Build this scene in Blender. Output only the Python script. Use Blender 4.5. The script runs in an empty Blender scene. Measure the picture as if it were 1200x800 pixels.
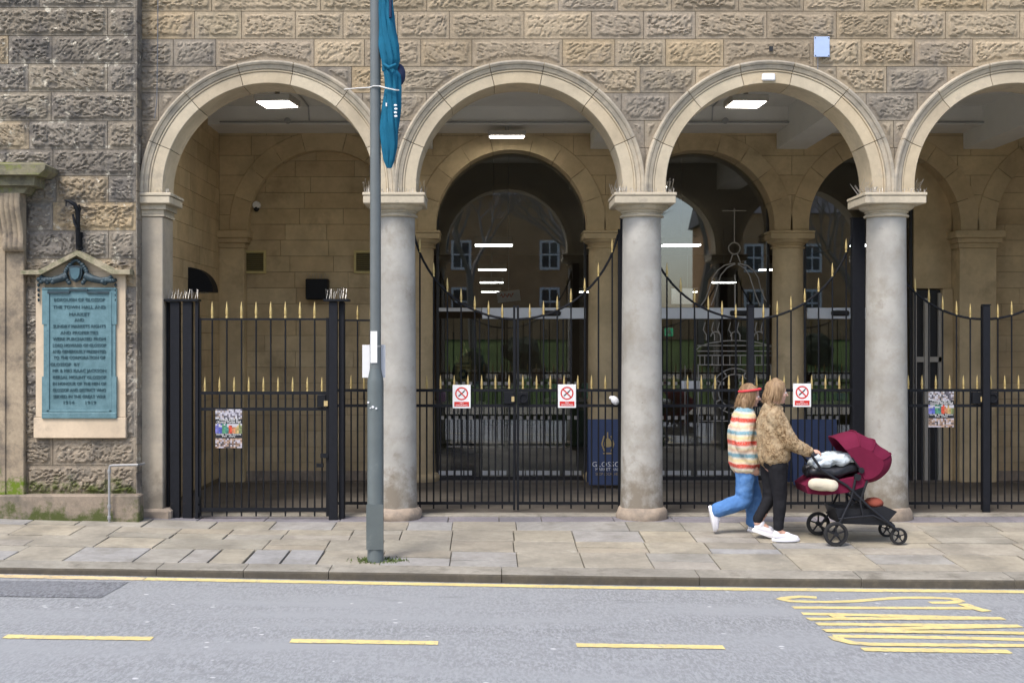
import bpy, math, random
import numpy as np
from mathutils import Vector, Matrix, noise as mnoise
R = math.radians
random.seed(7)
scene = bpy.context.scene
C = scene.collection

# ------------------------------------------------------------------ camera, sky, sun, exposure
CAMD = 14.0          # metres from the camera to the arcade front (y = 0)
cam_d = bpy.data.cameras.new('camera')
cam = bpy.data.objects.new('camera', cam_d); C.objects.link(cam)
cam.location = (0, -CAMD, 2.01); cam.rotation_euler = (R(90), 0, 0)
cam_d.sensor_width = 36; cam_d.lens = 43.26
cam_d.shift_x = 28/1200; cam_d.shift_y = 2/1200
cam_d.clip_end = 2000
scene.camera = cam
SUN_EL, SUN_AZ = 56, 212          # the azimuth is where the sun stands, measured from +Y clockwise
world = bpy.data.worlds.new('World'); scene.world = world; world.use_nodes = True
wn = world.node_tree; bg = wn.nodes['Background']
sky = wn.nodes.new('ShaderNodeTexSky'); sky.sky_type = 'NISHITA'; sky.sun_disc = False
sky.sun_elevation = R(SUN_EL); sky.sun_rotation = R(SUN_AZ)
sky.air_density = 1.0; sky.dust_density = 2.6; sky.ozone_density = 1.1
wn.links.new(sky.outputs[0], bg.inputs[0]); bg.inputs[1].default_value = 0.15
sun_d = bpy.data.lights.new('sun', 'SUN'); sun_d.energy = 1.4; sun_d.angle = R(14); sun_d.color = (1, .955, .89)
sun = bpy.data.objects.new('sun', sun_d); C.objects.link(sun)
d = Vector((math.sin(R(SUN_AZ))*math.cos(R(SUN_EL)), math.cos(R(SUN_AZ))*math.cos(R(SUN_EL)), math.sin(R(SUN_EL))))
sun.rotation_euler = d.to_track_quat('Z', 'Y').to_euler(); sun.location = (-10, -20, 30)
scene.view_settings.view_transform = 'Standard'; scene.view_settings.look = 'None'
scene.view_settings.exposure = 0.98; scene.view_settings.gamma = 1
scene.render.engine = 'CYCLES'
scene.cycles.max_bounces = 7; scene.cycles.diffuse_bounces = 4; scene.cycles.glossy_bounces = 4
scene.cycles.transparent_max_bounces = 12; scene.cycles.use_denoising = True

# ------------------------------------------------------------------ measuring: a pixel of the 1200x800 photo on a plane at depth y
def SC(y): return 103.0*CAMD/(CAMD+y)
def PX(px, y): return (px-572)/SC(y)
def PZ(py, y): return 2.01-(py-402)/SC(y)
def lerp1(x, pts):
    return float(np.interp(x, [p[0] for p in pts], [p[1] for p in pts]))
ZW = [(-12, .22), (-7, .12), (-5.4, .075), (-4, .04), (-3.1, 0), (30, 0)]
ZK = [(-30, .28), (-8, .02), (-4.47, -.037), (-1.03, -.084), (1, -.115), (2.56, -.138), (4.9, -.154), (30, -.3)]
ZG = [(-30, .2), (-8, -.04), (-4.47, -.099), (-1.03, -.165), (1, -.203), (2.56, -.222), (4.9, -.242), (30, -.4)]
KERB = -2.73
def zpave(x, y):
    t = min(max(-y/2.73, 0), 1); return lerp1(x, ZW)*(1-t)+lerp1(x, ZK)*t
def zroad(x, y):
    xx = max(-30, min(30, x)); zd = -.139-.015*xx
    t = min(max((-y-2.73)/2.47, 0), 1.0); return lerp1(x, ZG)*(1-t)+zd*t
def on_road(px, py):
    y = -4.0
    for i in range(40):
        k = SC(y); x = (px-572)/k; z = zroad(x, y)
        y = -CAMD + 103.0*CAMD*(2.01-z)/(py-402)
    return (px-572)/SC(y), y

# ------------------------------------------------------------------ numpy noise
def vn(x, y, seed=0):
    x = np.asarray(x, float); y = np.asarray(y, float)
    xi = np.floor(x).astype(np.int64); yi = np.floor(y).astype(np.int64)
    fx = x-xi; fy = y-yi; fx = fx*fx*(3-2*fx); fy = fy*fy*(3-2*fy)
    def h(a, b):
        v = (a*374761393+b*668265263+seed*144269504) & 0xffffffff
        v = ((v ^ (v >> 13))*1274126177) & 0xffffffff
        return ((v ^ (v >> 16)) & 0xffff)/65535.0
    a = h(xi, yi)*(1-fx)+h(xi+1, yi)*fx; b = h(xi, yi+1)*(1-fx)+h(xi+1, yi+1)*fx
    return a*(1-fy)+b*fy
def sstep(a, b, x):
    t = np.clip((x-a)/(b-a), 0, 1); return t*t*(3-2*t)

# ------------------------------------------------------------------ materials
def newmat(name):
    m = bpy.data.materials.new(name); m.use_nodes = True
    return m, m.node_tree, m.node_tree.nodes['Principled BSDF']
def mixc(nt, fac, a, b, blend='MIX'):
    n = nt.nodes.new('ShaderNodeMix'); n.data_type = 'RGBA'; n.blend_type = blend
    for idx, v in ((0, fac), (6, a), (7, b)):
        if hasattr(v, 'links'): nt.links.new(v, n.inputs[idx])
        elif idx == 0: n.inputs[0].default_value = v
        else: n.inputs[idx].default_value = (*v, 1)
    return n.outputs[2]
def noisef(nt, scale, detail=4, rough=.55, vec=None, lo=0, hi=1, dist=0):
    n = nt.nodes.new('ShaderNodeTexNoise'); n.inputs['Scale'].default_value = scale
    n.inputs['Detail'].default_value = detail; n.inputs['Roughness'].default_value = rough
    n.inputs['Distortion'].default_value = dist
    if vec is not None: nt.links.new(vec, n.inputs['Vector'])
    if (lo, hi) == (0, 1): return n.outputs['Fac']
    r = nt.nodes.new('ShaderNodeMapRange'); nt.links.new(n.outputs['Fac'], r.inputs[0])
    r.inputs[1].default_value = lo; r.inputs[2].default_value = hi
    return r.outputs[0]
def wpos(nt, sx=1, sy=1, sz=1):
    g = nt.nodes.new('ShaderNodeNewGeometry')
    mp = nt.nodes.new('ShaderNodeMapping'); nt.links.new(g.outputs['Position'], mp.inputs[0])
    mp.inputs['Scale'].default_value = (sx, sy, sz); return mp.outputs[0]
def opos(nt, sx=1, sy=1, sz=1):
    g = nt.nodes.new('ShaderNodeTexCoord')
    mp = nt.nodes.new('ShaderNodeMapping'); nt.links.new(g.outputs['Object'], mp.inputs[0])
    mp.inputs['Scale'].default_value = (sx, sy, sz); return mp.outputs[0]
def bump(nt, bsdf, hsock, strength=.4, dist=.01):
    b = nt.nodes.new('ShaderNodeBump'); b.inputs['Strength'].default_value = strength
    b.inputs['Distance'].default_value = dist
    nt.links.new(hsock, b.inputs['Height']); nt.links.new(b.outputs[0], bsdf.inputs['Normal'])
def ramp(nt, sock, stops):
    r = nt.nodes.new('ShaderNodeValToRGB'); e = r.color_ramp.elements
    if len(stops) == 1: stops = [stops[0], (1, stops[0][1])]
    while len(e) < len(stops): e.new(.5)
    for el, (p, c) in zip(e, stops): el.position = p; el.color = (*c, 1)
    nt.links.new(sock, r.inputs[0]); return r.outputs[0]
def stone_mat(name, cols, fine=(0.8, 1.15), stain=None, stain_rng=(.5, .7), stain_scale=1.2, bmp=.5, scale=30, rough=.9,
              stain2=None, stain2_rng=(.62, .7), stain2_scale=9, moss=None):
    m, nt, b = newmat(name)
    oi = nt.nodes.new('ShaderNodeObjectInfo')
    n = len(cols)
    col = ramp(nt, oi.outputs['Random'], [(i/max(1, n-1), c) for i, c in enumerate(cols)])
    p = wpos(nt)
    f = noisef(nt, scale, 6, .65, p)
    fr = nt.nodes.new('ShaderNodeMapRange'); nt.links.new(f, fr.inputs[0])
    fr.inputs[1].default_value = .25; fr.inputs[2].default_value = .75; fr.inputs[3].default_value = fine[0]; fr.inputs[4].default_value = fine[1]
    big = noisef(nt, 2.2, 3, .5, p)
    br = nt.nodes.new('ShaderNodeMapRange'); nt.links.new(big, br.inputs[0])
    br.inputs[1].default_value = .3; br.inputs[2].default_value = .7; br.inputs[3].default_value = .82; br.inputs[4].default_value = 1.14
    mu = nt.nodes.new('ShaderNodeMath'); mu.operation = 'MULTIPLY'
    nt.links.new(fr.outputs[0], mu.inputs[0]); nt.links.new(br.outputs[0], mu.inputs[1])
    vv = nt.nodes.new('ShaderNodeCombineColor')
    for i in range(3): nt.links.new(mu.outputs[0], vv.inputs[i])
    col = mixc(nt, 1.0, col, vv.outputs[0], 'MULTIPLY')
    if stain:
        s = noisef(nt, stain_scale, 7, .68, p, *stain_rng); col = mixc(nt, s, col, stain)
    if stain2:
        s = noisef(nt, stain2_scale, 6, .7, p, *stain2_rng); col = mixc(nt, s, col, stain2)
    if moss: # (colour, z0, z1, lo, hi): growth that fades out between two heights, broken up by noise
        g = nt.nodes.new('ShaderNodeNewGeometry'); sx = nt.nodes.new('ShaderNodeSeparateXYZ'); nt.links.new(g.outputs['Position'], sx.inputs[0])
        mr = nt.nodes.new('ShaderNodeMapRange'); nt.links.new(sx.outputs[2], mr.inputs[0])
        mr.inputs[1].default_value = moss[1]; mr.inputs[2].default_value = moss[2]; mr.inputs[3].default_value = .35; mr.inputs[4].default_value = 0
        nn = noisef(nt, 5, 6, .7, p)
        ad = nt.nodes.new('ShaderNodeMath'); nt.links.new(mr.outputs[0], ad.inputs[0]); nt.links.new(nn, ad.inputs[1])
        m2 = nt.nodes.new('ShaderNodeMapRange'); nt.links.new(ad.outputs[0], m2.inputs[0]); m2.inputs[1].default_value = moss[3]; m2.inputs[2].default_value = moss[4]
        col = mixc(nt, m2.outputs[0], col, moss[0])
    nt.links.new(col, b.inputs['Base Color']); b.inputs['Roughness'].default_value = rough
    b.inputs['Specular IOR Level'].default_value = .25
    bump(nt, b, noisef(nt, scale*2.2, 6, .7, p), bmp, .012)
    return m
def flat_mat(name, col, rough=.6, metal=0, var=.12, scale=25, bmp=0, spec=.4, stain=None, rng=(.55, .7)):
    m, nt, b = newmat(name)
    p = opos(nt)
    f = noisef(nt, scale, 5, .6, p)
    dark = tuple(c*(1-var) for c in col); lite = tuple(min(1, c*(1+var)) for c in col)
    c = mixc(nt, f, dark, lite)
    if stain: c = mixc(nt, noisef(nt, scale*.4, 6, .7, p, *rng), c, stain)
    nt.links.new(c, b.inputs['Base Color'])
    b.inputs['Roughness'].default_value = rough; b.inputs['Metallic'].default_value = metal; b.inputs['Specular IOR Level'].default_value = spec
    if bmp: bump(nt, b, noisef(nt, scale*3, 5, .6, p), bmp, .004)
    return m
def emit_mat(name, col, s):
    m, nt, b = newmat(name)
    b.inputs['Base Color'].default_value = (*col, 1); b.inputs['Emission Color'].default_value = (*col, 1); b.inputs['Emission Strength'].default_value = s
    return m
def glass_mat(name, tint=(.9, .93, .93), ior=1.5):
    m, nt, b = newmat(name); nt.nodes.remove(b); out = nt.nodes['Material Output']
    t = nt.nodes.new('ShaderNodeBsdfTransparent'); t.inputs[0].default_value = (*tint, 1)
    g = nt.nodes.new('ShaderNodeBsdfGlossy'); g.inputs['Roughness'].default_value = .012
    f = nt.nodes.new('ShaderNodeFresnel'); f.inputs[0].default_value = ior
    mx = nt.nodes.new('ShaderNodeMixShader')
    nt.links.new(f.outputs[0], mx.inputs[0]); nt.links.new(t.outputs[0], mx.inputs[1]); nt.links.new(g.outputs[0], mx.inputs[2]); nt.links.new(mx.outputs[0], out.inputs[0])
    return m
def attr_mat(name, rough=.5):
    m, nt, b = newmat(name)
    a = nt.nodes.new('ShaderNodeAttribute'); a.attribute_name = 'print'
    nt.links.new(a.outputs['Color'], b.inputs['Base Color']); b.inputs['Roughness'].default_value = rough
    return m

M = {}
M['wall'] = stone_mat('rock_faced_sandstone', [(.31, .245, .165), (.39, .32, .22), (.355, .29, .205), (.43, .345, .235), (.29, .238, .175), (.395, .305, .19), (.335, .28, .215)], fine=(.74, 1.2),
                      stain=(.18, .16, .14), stain_rng=(.54, .74), stain_scale=1.1, bmp=.6, scale=34)
M['sooty_wall'] = stone_mat('sooty_sandstone', fine=(.7, 1.25), cols=[(.30, .255, .195), (.265, .23, .185), (.33, .275, .20), (.25, .22, .18)], stain=(.12, .11, .10), stain_rng=(.48, .7), stain_scale=2.5, bmp=.6, scale=34)
M['dark_wall'] = stone_mat('weathered_sandstone', fine=(.7, 1.25), cols=[(.24, .21, .165), (.28, .235, .175), (.20, .178, .15), (.37, .285, .175), (.225, .20, .168), (.26, .225, .18), (.20, .18, .155), (.24, .21, .17)],
                      stain=(.10, .092, .085), stain_rng=(.5, .68), stain_scale=3.5, bmp=.7, scale=24,
                      stain2=(.54, .495, .40), stain2_rng=(.58, .66), stain2_scale=9)
M['mossy_wall'] = stone_mat('mossy_sandstone', [(.26, .215, .16), (.30, .25, .19)], stain=(.12, .11, .095), stain_rng=(.5, .7), stain_scale=4,
                      bmp=.7, scale=24, stain2=(.5, .47, .38), stain2_rng=(.64, .70), stain2_scale=12, moss=((.085, .10, .028), .28, .62, .66, .80))
M['core'] = stone_mat('mortar', [(.36, .305, .235)], stain=(.2, .175, .145), stain_rng=(.55, .75), bmp=.4)
M['dark_core'] = stone_mat('old_mortar', [(.37, .32, .25)], stain=(.14, .125, .11), stain_rng=(.5, .7), bmp=.4)
M['ashlar'] = stone_mat('smooth_sandstone', [(.49, .415, .295), (.55, .475, .35), (.46, .385, .275), (.52, .43, .295)], fine=(.9, 1.08),
                      stain=(.27, .235, .19), stain_rng=(.56, .8), stain_scale=2.2, bmp=.12, scale=18, rough=.82)
M['hood'] = stone_mat('weathered_hood_stone', [(.44, .385, .295), (.48, .415, .315), (.41, .36, .285)], fine=(.85, 1.12), stain=(.25, .23, .195), stain_rng=(.5, .74), stain_scale=4, bmp=.25, scale=20)
M['inner'] = stone_mat('inner_sandstone', [(.57, .445, .265), (.61, .485, .30), (.54, .415, .25), (.59, .455, .27)], fine=(.92, 1.08),
                      stain=(.30, .23, .14), stain_rng=(.55, .8), stain_scale=1.5, bmp=.15, scale=16, rough=.85)
M['inner_core'] = stone_mat('inner_mortar', [(.26, .195, .12)], bmp=.2)
M['shaft'] = stone_mat('painted_column_stone', [(.385, .37, .335), (.40, .385, .35)], fine=(.93, 1.06), stain=(.27, .245, .20), stain_rng=(.48, .74),
                      stain_scale=2.6, bmp=.12, scale=14, rough=.75, moss=((.22, .19, .15), .1, .9, .60, .84), stain2=(.16, .145, .12), stain2_rng=(.70, .74), stain2_scale=22)
M['cap'] = stone_mat('capital_sandstone', [(.52, .455, .345), (.49, .43, .325)], fine=(.9, 1.1), stain=(.28, .25, .21), stain_rng=(.55, .75), stain_scale=5, bmp=.2, scale=22)
M['pier'] = stone_mat('pier_stone', [(.42, .365, .285)], fine=(.92, 1.07), stain=(.29, .265, .22), stain_rng=(.46, .72), stain_scale=2.4, bmp=.15, scale=16, moss=((.22, .19, .15), .1, .8, .60, .84))
M['base'] = stone_mat('worn_base_stone', [(.35, .28, .215), (.38, .31, .24)], stain=(.2, .17, .14), stain_rng=(.45, .7), stain_scale=5, bmp=.5, scale=14)
M['plinth'] = stone_mat('plinth_stone', [(.24, .205, .155), (.29, .235, .18)], stain=(.14, .125, .10), stain_rng=(.45, .7), stain_scale=4, bmp=.4, moss=((.08, .095, .03), .05, .42, .70, .86))
M['pilaster'] = stone_mat('doorway_stone', [(.36, .29, .205)], stain=(.15, .125, .10), stain_rng=(.45, .68), stain_scale=5, bmp=.3, moss=((.13, .19, .02), .28, .75, .70, .82))
M['cornice'] = stone_mat('mossy_cornice_stone', [(.22, .20, .13)], stain=(.10, .095, .075), stain_rng=(.45, .65), stain_scale=6, bmp=.5,
                      stain2=(.17, .19, .05), stain2_rng=(.52, .62), stain2_scale=4)
M['tablet'] = stone_mat('pale_tablet_stone', [(.58, .47, .34), (.55, .44, .32)], fine=(.93, 1.06), stain=(.42, .34, .25), stain_rng=(.55, .8), stain_scale=6, bmp=.15)
M['pediment'] = stone_mat('pediment_stone', [(.38, .33, .23)], stain=(.17, .17, .10), stain_rng=(.45, .62), stain_scale=8, bmp=.3)
M['flag'] = stone_mat('flagstone', [(.30, .275, .22), (.345, .31, .25), (.28, .26, .215), (.375, .33, .25), (.32, .295, .245), (.305, .30, .295), (.35, .305, .235), (.265, .242, .20)],
                      fine=(.82, 1.14), stain=(.19, .175, .145), stain_rng=(.5, .78), stain_scale=2.0, bmp=.25, scale=15, rough=.75, stain2=(.5, .47, .41), stain2_rng=(.66, .8), stain2_scale=5)
M['slate'] = stone_mat('slate_paving', [(.20, .19, .205), (.235, .215, .23), (.22, .21, .225)], fine=(.85, 1.15), stain=(.15, .145, .155), stain_rng=(.5, .75), stain_scale=4, bmp=.25,
                      stain2=(.33, .31, .32), stain2_rng=(.64, .74), stain2_scale=14, rough=.6)
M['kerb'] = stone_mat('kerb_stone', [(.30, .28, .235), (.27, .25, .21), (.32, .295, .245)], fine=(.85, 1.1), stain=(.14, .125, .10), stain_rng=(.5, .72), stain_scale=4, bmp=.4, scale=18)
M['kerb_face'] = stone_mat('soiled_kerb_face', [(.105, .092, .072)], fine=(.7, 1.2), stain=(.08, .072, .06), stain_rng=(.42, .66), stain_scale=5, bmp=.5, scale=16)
M['joint'] = stone_mat('earth_joint', [(.13, .12, .095)], bmp=.3)
M['floor'] = stone_mat('corridor_concrete', [(.15, .132, .112)], fine=(.85, 1.1), stain=(.095, .085, .075), stain_rng=(.45, .7), stain_scale=1.5, bmp=.2, rough=.7)
def asphalt(name, base, chip, vr=.24):
    m, nt, b = newmat(name); p = wpos(nt)
    f = noisef(nt, 42, 2, .8, wpos(nt, 1, .32, 1), .40, .60)
    c = mixc(nt, f, tuple(x*(1-vr) for x in base), tuple(x*(1+vr) for x in base))
    f2 = noisef(nt, 16, 5, .85, wpos(nt, 1, .35, 1), .56, .70); c = mixc(nt, f2, c, tuple(x*.66 for x in base))
    f3 = noisef(nt, 26, 3, .8, wpos(nt, 1, .35, 3), .60, .70); c = mixc(nt, f3, c, tuple(x*1.45 for x in base))
    big = noisef(nt, .7, 5, .62, wpos(nt, .5, 2.2, 1), .35, .7)
    c = mixc(nt, big, c, tuple(x*1.16 for x in base))
    st = noisef(nt, 2.4, 6, .7, wpos(nt, .6, 1, 1), .62, .78); c = mixc(nt, st, c, tuple(x*.66 for x in base))
    v = nt.nodes.new('ShaderNodeTexVoronoi'); v.inputs['Scale'].default_value = 9; nt.links.new(p, v.inputs['Vector'])
    lt = nt.nodes.new('ShaderNodeMapRange'); nt.links.new(v.outputs['Distance'], lt.inputs[0]); lt.inputs[1].default_value = .22; lt.inputs[2].default_value = .14
    keep = noisef(nt, 4.5, 0, .5, p, .71, .74)
    mm = nt.nodes.new('ShaderNodeMath'); mm.operation = 'MULTIPLY'; nt.links.new(lt.outputs[0], mm.inputs[0]); nt.links.new(keep, mm.inputs[1])
    c = mixc(nt, mm.outputs[0], c, chip)
    nt.links.new(c, b.inputs['Base Color']); b.inputs['Roughness'].default_value = .82
    bump(nt, b, noisef(nt, 240, 3, .7, p), .6, .006)
    return m
M['road'] = asphalt('asphalt', (.256, .262, .266), (.55, .55, .55))
M['patch'] = asphalt('asphalt_repair', (.16, .165, .175), (.3, .3, .3), .55)
def paint(name, col, under):
    m, nt, b = newmat(name); p = wpos(nt)
    w = noisef(nt, 15, 6, .85, wpos(nt, 1, .8, 1), .53, .62); w2 = noisef(nt, 3, 5, .8, p, .4, .7)
    c = mixc(nt, w2, col, tuple(x*.75 for x in col)); c = mixc(nt, w, c, under)
    nt.links.new(c, b.inputs['Base Color']); b.inputs['Roughness'].default_value = .7
    bump(nt, b, noisef(nt, 200, 3, .7, p), .4, .004); return m
M['yellow'] = paint('yellow_road_paint', (.74, .60, .25), (.40, .36, .25))
M['pale_yellow'] = paint('worn_yellow_road_paint', (.74, .57, .31), (.34, .31, .26))
M['iron'] = flat_mat('black_painted_iron', (.008, .009, .012), .55, 0, .4, 30, .15, .25)
M['iron_worn'] = flat_mat('worn_black_steel', (.009, .010, .014), .6, 0, .5, 20, .2, .25, stain=(.06, .045, .035), rng=(.66, .78))
M['gold'] = flat_mat('gold_paint', (.62, .47, .20), .38, .55, .2, 60)
M['pole'] = flat_mat('grey_green_pole_paint', (.115, .135, .135), .45, .1, .22, 6, .1, .5, stain=(.20, .22, .21), rng=(.60, .75))
M['pole_up'] = flat_mat('galvanised_steel', (.15, .165, .165), .45, .2, .15, 8)
M['cable'] = flat_mat('grey_cable', (.13, .135, .15), .6)
M['galv'] = flat_mat('grey_galvanised_pipe', (.36, .36, .36), .45, .4, .2, 20)
M['white'] = flat_mat('white_sheet', (.75, .76, .78), .5, 0, .05, 12)
M['label_white'] = flat_mat('white_enamel', (.84, .84, .84), .35, 0, .03, 12)
M['red'] = flat_mat('red_enamel', (.62, .035, .03), .4, 0, .05)
M['black'] = flat_mat('black_print', (.02, .02, .022), .5)
M['bluegrey'] = flat_mat('pale_blue_plate', (.40, .50, .72), .45, 0, .12, 14)
M['spike'] = flat_mat('bird_spike_steel', (.42, .41, .39), .4, .5, .2)
M['plaster'] = flat_mat('cream_plaster', (.84, .83, .78), .85, 0, .08, 3, .1, .2)
M['plaster2'] = flat_mat('grey_plaster', (.76, .74, .69), .85, 0, .1, 3, .1, .2)
M['bronze'] = None
def bronze(name, a, b_, c_):
    m, nt, b = newmat(name); p = opos(nt)
    n1 = noisef(nt, 9, 6, .7, p, .38, .66); c = mixc(nt, n1, a, b_)
    n2 = noisef(nt, 30, 5, .7, p, .6, .75); c = mixc(nt, n2, c, c_)
    nt.links.new(c, b.inputs['Base Color']); b.inputs['Roughness'].default_value = .55; b.inputs['Metallic'].default_value = .15
    bump(nt, b, noisef(nt, 60, 4, .6, p), .3, .003); return m
M['bronze'] = bronze('verdigris_bronze', (.095, .185, .21), (.145, .26, .29), (.05, .11, .13))
M['bronze_dark'] = bronze('dark_verdigris_bronze', (.022, .038, .048), (.035, .065, .08), (.07, .14, .165))
M['bronze_mid'] = bronze('mid_verdigris_bronze', (.05, .105, .13), (.075, .15, .18), (.04, .08, .10))
M['letter'] = flat_mat('dark_bronze_lettering', (.045, .10, .12), .5, .2)
M['lit'] = emit_mat('lamp_diffuser', (1, .95, .86), 14)
M['lit_hall'] = emit_mat('hall_lamp_diffuser', (1, .95, .88), 9)
M['lampbody'] = flat_mat('grey_lamp_casing', (.45, .42, .37), .5)
M['glass'] = glass_mat('clear_glass', (.82, .86, .87), 2.25)
M['alu'] = flat_mat('anodised_aluminium', (.74, .78, .84), .35, 0, .06)
M['frame'] = flat_mat('dark_bronze_frame', (.035, .034, .036), .4, .2)
M['film'] = flat_mat('frosted_film', (.55, .56, .57), .7, 0, .05)
M['film_dim'] = flat_mat('pale_vinyl_line', (.40, .38, .35), .7, 0, .05)
M['hall_floor'] = flat_mat('hall_tiles', (.16, .14, .12), .45, 0, .25, 2)
M['hall_ceil'] = flat_mat('hall_ceiling_paint', (.50, .46, .40), .9, 0, .1, 1)
M['hall_wall'] = flat_mat('hall_plaster', (.22, .17, .125), .9, 0, .2, 1)
M['navy'] = flat_mat('navy_board', (.045, .07, .16), .5, 0, .1, 8)
M['gold_print'] = flat_mat('gold_print', (.50, .38, .18), .5)
M['banner'] = flat_mat('blue_banner_cloth', (.012, .12, .205), .8, 0, .35, 7, .4, .15)
M['banner_dark'] = flat_mat('navy_banner_cloth', (.012, .02, .06), .7, 0, .2, 8)
M['rope'] = flat_mat('white_cord', (.7, .69, .66), .8)
M['vent'] = flat_mat('ochre_vent_frame', (.56, .47, .21), .6)
M['vent_slat'] = flat_mat('dull_ochre_slat', (.22, .19, .09), .6)
M['print'] = attr_mat('printed_paper')
M['moss'] = flat_mat('green_weed', (.075, .11, .025), .9, 0, .5, 60)

# ------------------------------------------------------------------ mesh building
W = {}
class MB:
    def __init__(s): s.v = []; s.f = []; s.m = []; s.col = None
    def add(s, verts, faces, mi=0):
        o = len(s.v); s.v += [tuple(p) for p in verts]; s.f += [tuple(i+o for i in f) for f in faces]; s.m += [mi]*len(faces)
    def box(s, x0, x1, y0, y1, z0, z1, mi=0, bev=0):
        if bev <= 0:
            s.add([(x0, y0, z0), (x1, y0, z0), (x1, y1, z0), (x0, y1, z0), (x0, y0, z1), (x1, y0, z1), (x1, y1, z1), (x0, y1, z1)],
                  [(0, 3, 2, 1), (4, 5, 6, 7), (0, 1, 5, 4), (1, 2, 6, 5), (2, 3, 7, 6), (3, 0, 4, 7)], mi)
        else:
            b = bev
            rings = []
            for (ins, z) in ((b, z0), (0, z0+b), (0, z1-b), (b, z1)):
                xa, xb, ya, yb = x0+ins, x1-ins, y0+ins, y1-ins
                c = b*.9 if ins == 0 else b*.5
                rings.append([(xa+c, ya, z), (xb-c, ya, z), (xb, ya+c, z), (xb, yb-c, z), (xb-c, yb, z), (xa+c, yb, z), (xa, yb-c, z), (xa, ya+c, z)])
            vs = [p for r in rings for p in r]; fs = [tuple(range(7, -1, -1)), tuple(range(24, 32))]
            for k in range(3):
                for i in range(8): j = (i+1) % 8; fs.append((k*8+i, k*8+j, k*8+8+j, k*8+8+i))
            s.add(vs, fs, mi)
    def obox(s, c, ax, ay, az, mi=0):
        c, ax, ay, az = map(Vector, (c, ax, ay, az))
        v = [c+ax*i+ay*j+az*k for k in (-1, 1) for (i, j) in ((-1, -1), (1, -1), (1, 1), (-1, 1))]
        s.add(v, [(0, 3, 2, 1), (4, 5, 6, 7), (0, 1, 5, 4), (1, 2, 6, 5), (2, 3, 7, 6), (3, 0, 4, 7)], mi)
    def tube(s, pts, r, n=8, mi=0, cap=True, up=None):
        pts = [Vector(p) for p in pts]; rs = r if isinstance(r, (list, tuple)) else [r]*len(pts)
        vs = []; prev = None
        for i, p in enumerate(pts):
            t = (pts[min(i+1, len(pts)-1)]-pts[max(i-1, 0)]).normalized()
            if prev is None:
                a = Vector((0, 0, 1)) if abs(t.z) < .9 else Vector((1, 0, 0)); u = t.cross(a).normalized()
            else:
                u = (prev-t*prev.dot(t)).normalized()
            prev = u; w = t.cross(u)
            for k in range(n):
                a = 2*math.pi*(k+.5)/n; vs.append(p+(u*math.cos(a)+w*math.sin(a))*rs[i])
        fs = []
        for i in range(len(pts)-1):
            for k in range(n): j = (k+1) % n; fs.append((i*n+k, i*n+j, i*n+n+j, i*n+n+k))
        if cap: fs.append(tuple(range(n-1, -1, -1))); fs.append(tuple((len(pts)-1)*n+k for k in range(n)))
        s.add(vs, fs, mi)
    def lathe(s, c, prof, n=24, mi=0, axis='z', cap=True):
        vs = []
        for (r, h) in prof:
            for k in range(n):
                a = 2*math.pi*k/n; q = (r*math.cos(a), r*math.sin(a), h)
                if axis == 'y': q = (q[0], h, q[1])
                if axis == 'x': q = (h, q[0], q[1])
                vs.append((c[0]+q[0], c[1]+q[1], c[2]+q[2]))
        fs = []
        for i in range(len(prof)-1):
            for k in range(n): j = (k+1) % n; fs.append((i*n+k, i*n+j, i*n+n+j, i*n+n+k))
        if cap: fs.append(tuple(range(n-1, -1, -1))); fs.append(tuple((len(prof)-1)*n+k for k in range(n)))
        s.add(vs, fs, mi)
    def prism(s, poly, y0, y1, mi=0):        # poly in (x, z), drawn clockwise or not, extruded along y
        n = len(poly); vs = [(x, y0, z) for x, z in poly]+[(x, y1, z) for x, z in poly]
        fs = [tuple(range(n)), tuple(range(2*n-1, n-1, -1))]+[(i, n+i, n+(i+1) % n, (i+1) % n) for i in range(n)]
        s.add(vs, fs, mi)
    def ell(s, c, r, mi=0, nu=16, nv=10, rot=None):
        vs = []; c = Vector(c)
        for j in range(nv+1):
            ph = math.pi*j/nv
            for i in range(nu):
                th = 2*math.pi*i/nu
                q = Vector((r[0]*math.sin(ph)*math.cos(th), r[1]*math.sin(ph)*math.sin(th), r[2]*math.cos(ph)))
                if rot: q = rot @ q
                vs.append(c+q)
        fs = []
        for j in range(nv):
            for i in range(nu): k = (i+1) % nu; fs.append((j*nu+i, (j+1)*nu+i, (j+1)*nu+k, j*nu+k))
        s.add(vs, fs, mi)
    def build(s, name, mats, parent=None, smooth=None, flip=False, recalc=True, label=None):
        v = np.array(s.v, float); lo = v.min(0); hi = v.max(0); c = (lo+hi)/2
        if parent is None: c[2] = lo[2]
        me = bpy.data.meshes.new(name); me.from_pydata((v-c).tolist(), [], s.f)
        mats = mats if isinstance(mats, (list, tuple)) else [mats]
        for m in mats: me.materials.append(m)
        if len(mats) > 1: me.polygons.foreach_set('material_index', s.m)
        if recalc:
            import bmesh
            bm = bmesh.new(); bm.from_mesh(me); bmesh.ops.recalc_face_normals(bm, faces=bm.faces); bm.to_mesh(me); bm.free()
        if smooth is not None:
            me.polygons.foreach_set('use_smooth', [True]*len(me.polygons)); me.set_sharp_from_angle(angle=R(smooth))
        me.update()
        return place(name, me, c, parent, label)
def place(name, me, loc, parent=None, label=None, rot=None, scale=None):
    o = bpy.data.objects.new(name, me); C.objects.link(o)
    loc = Vector(loc); W[o.name] = loc
    if parent is not None: o.parent = parent; o.location = loc-W[parent.name]
    else: o.location = loc
    if rot: o.rotation_euler = rot
    if scale: o.scale = scale
    if label: o['label'] = label
    return o
def tag(o, label, cat, group=None):
    o['label'] = label; o['category'] = cat
    if group: o['group'] = group
    return o
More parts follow.
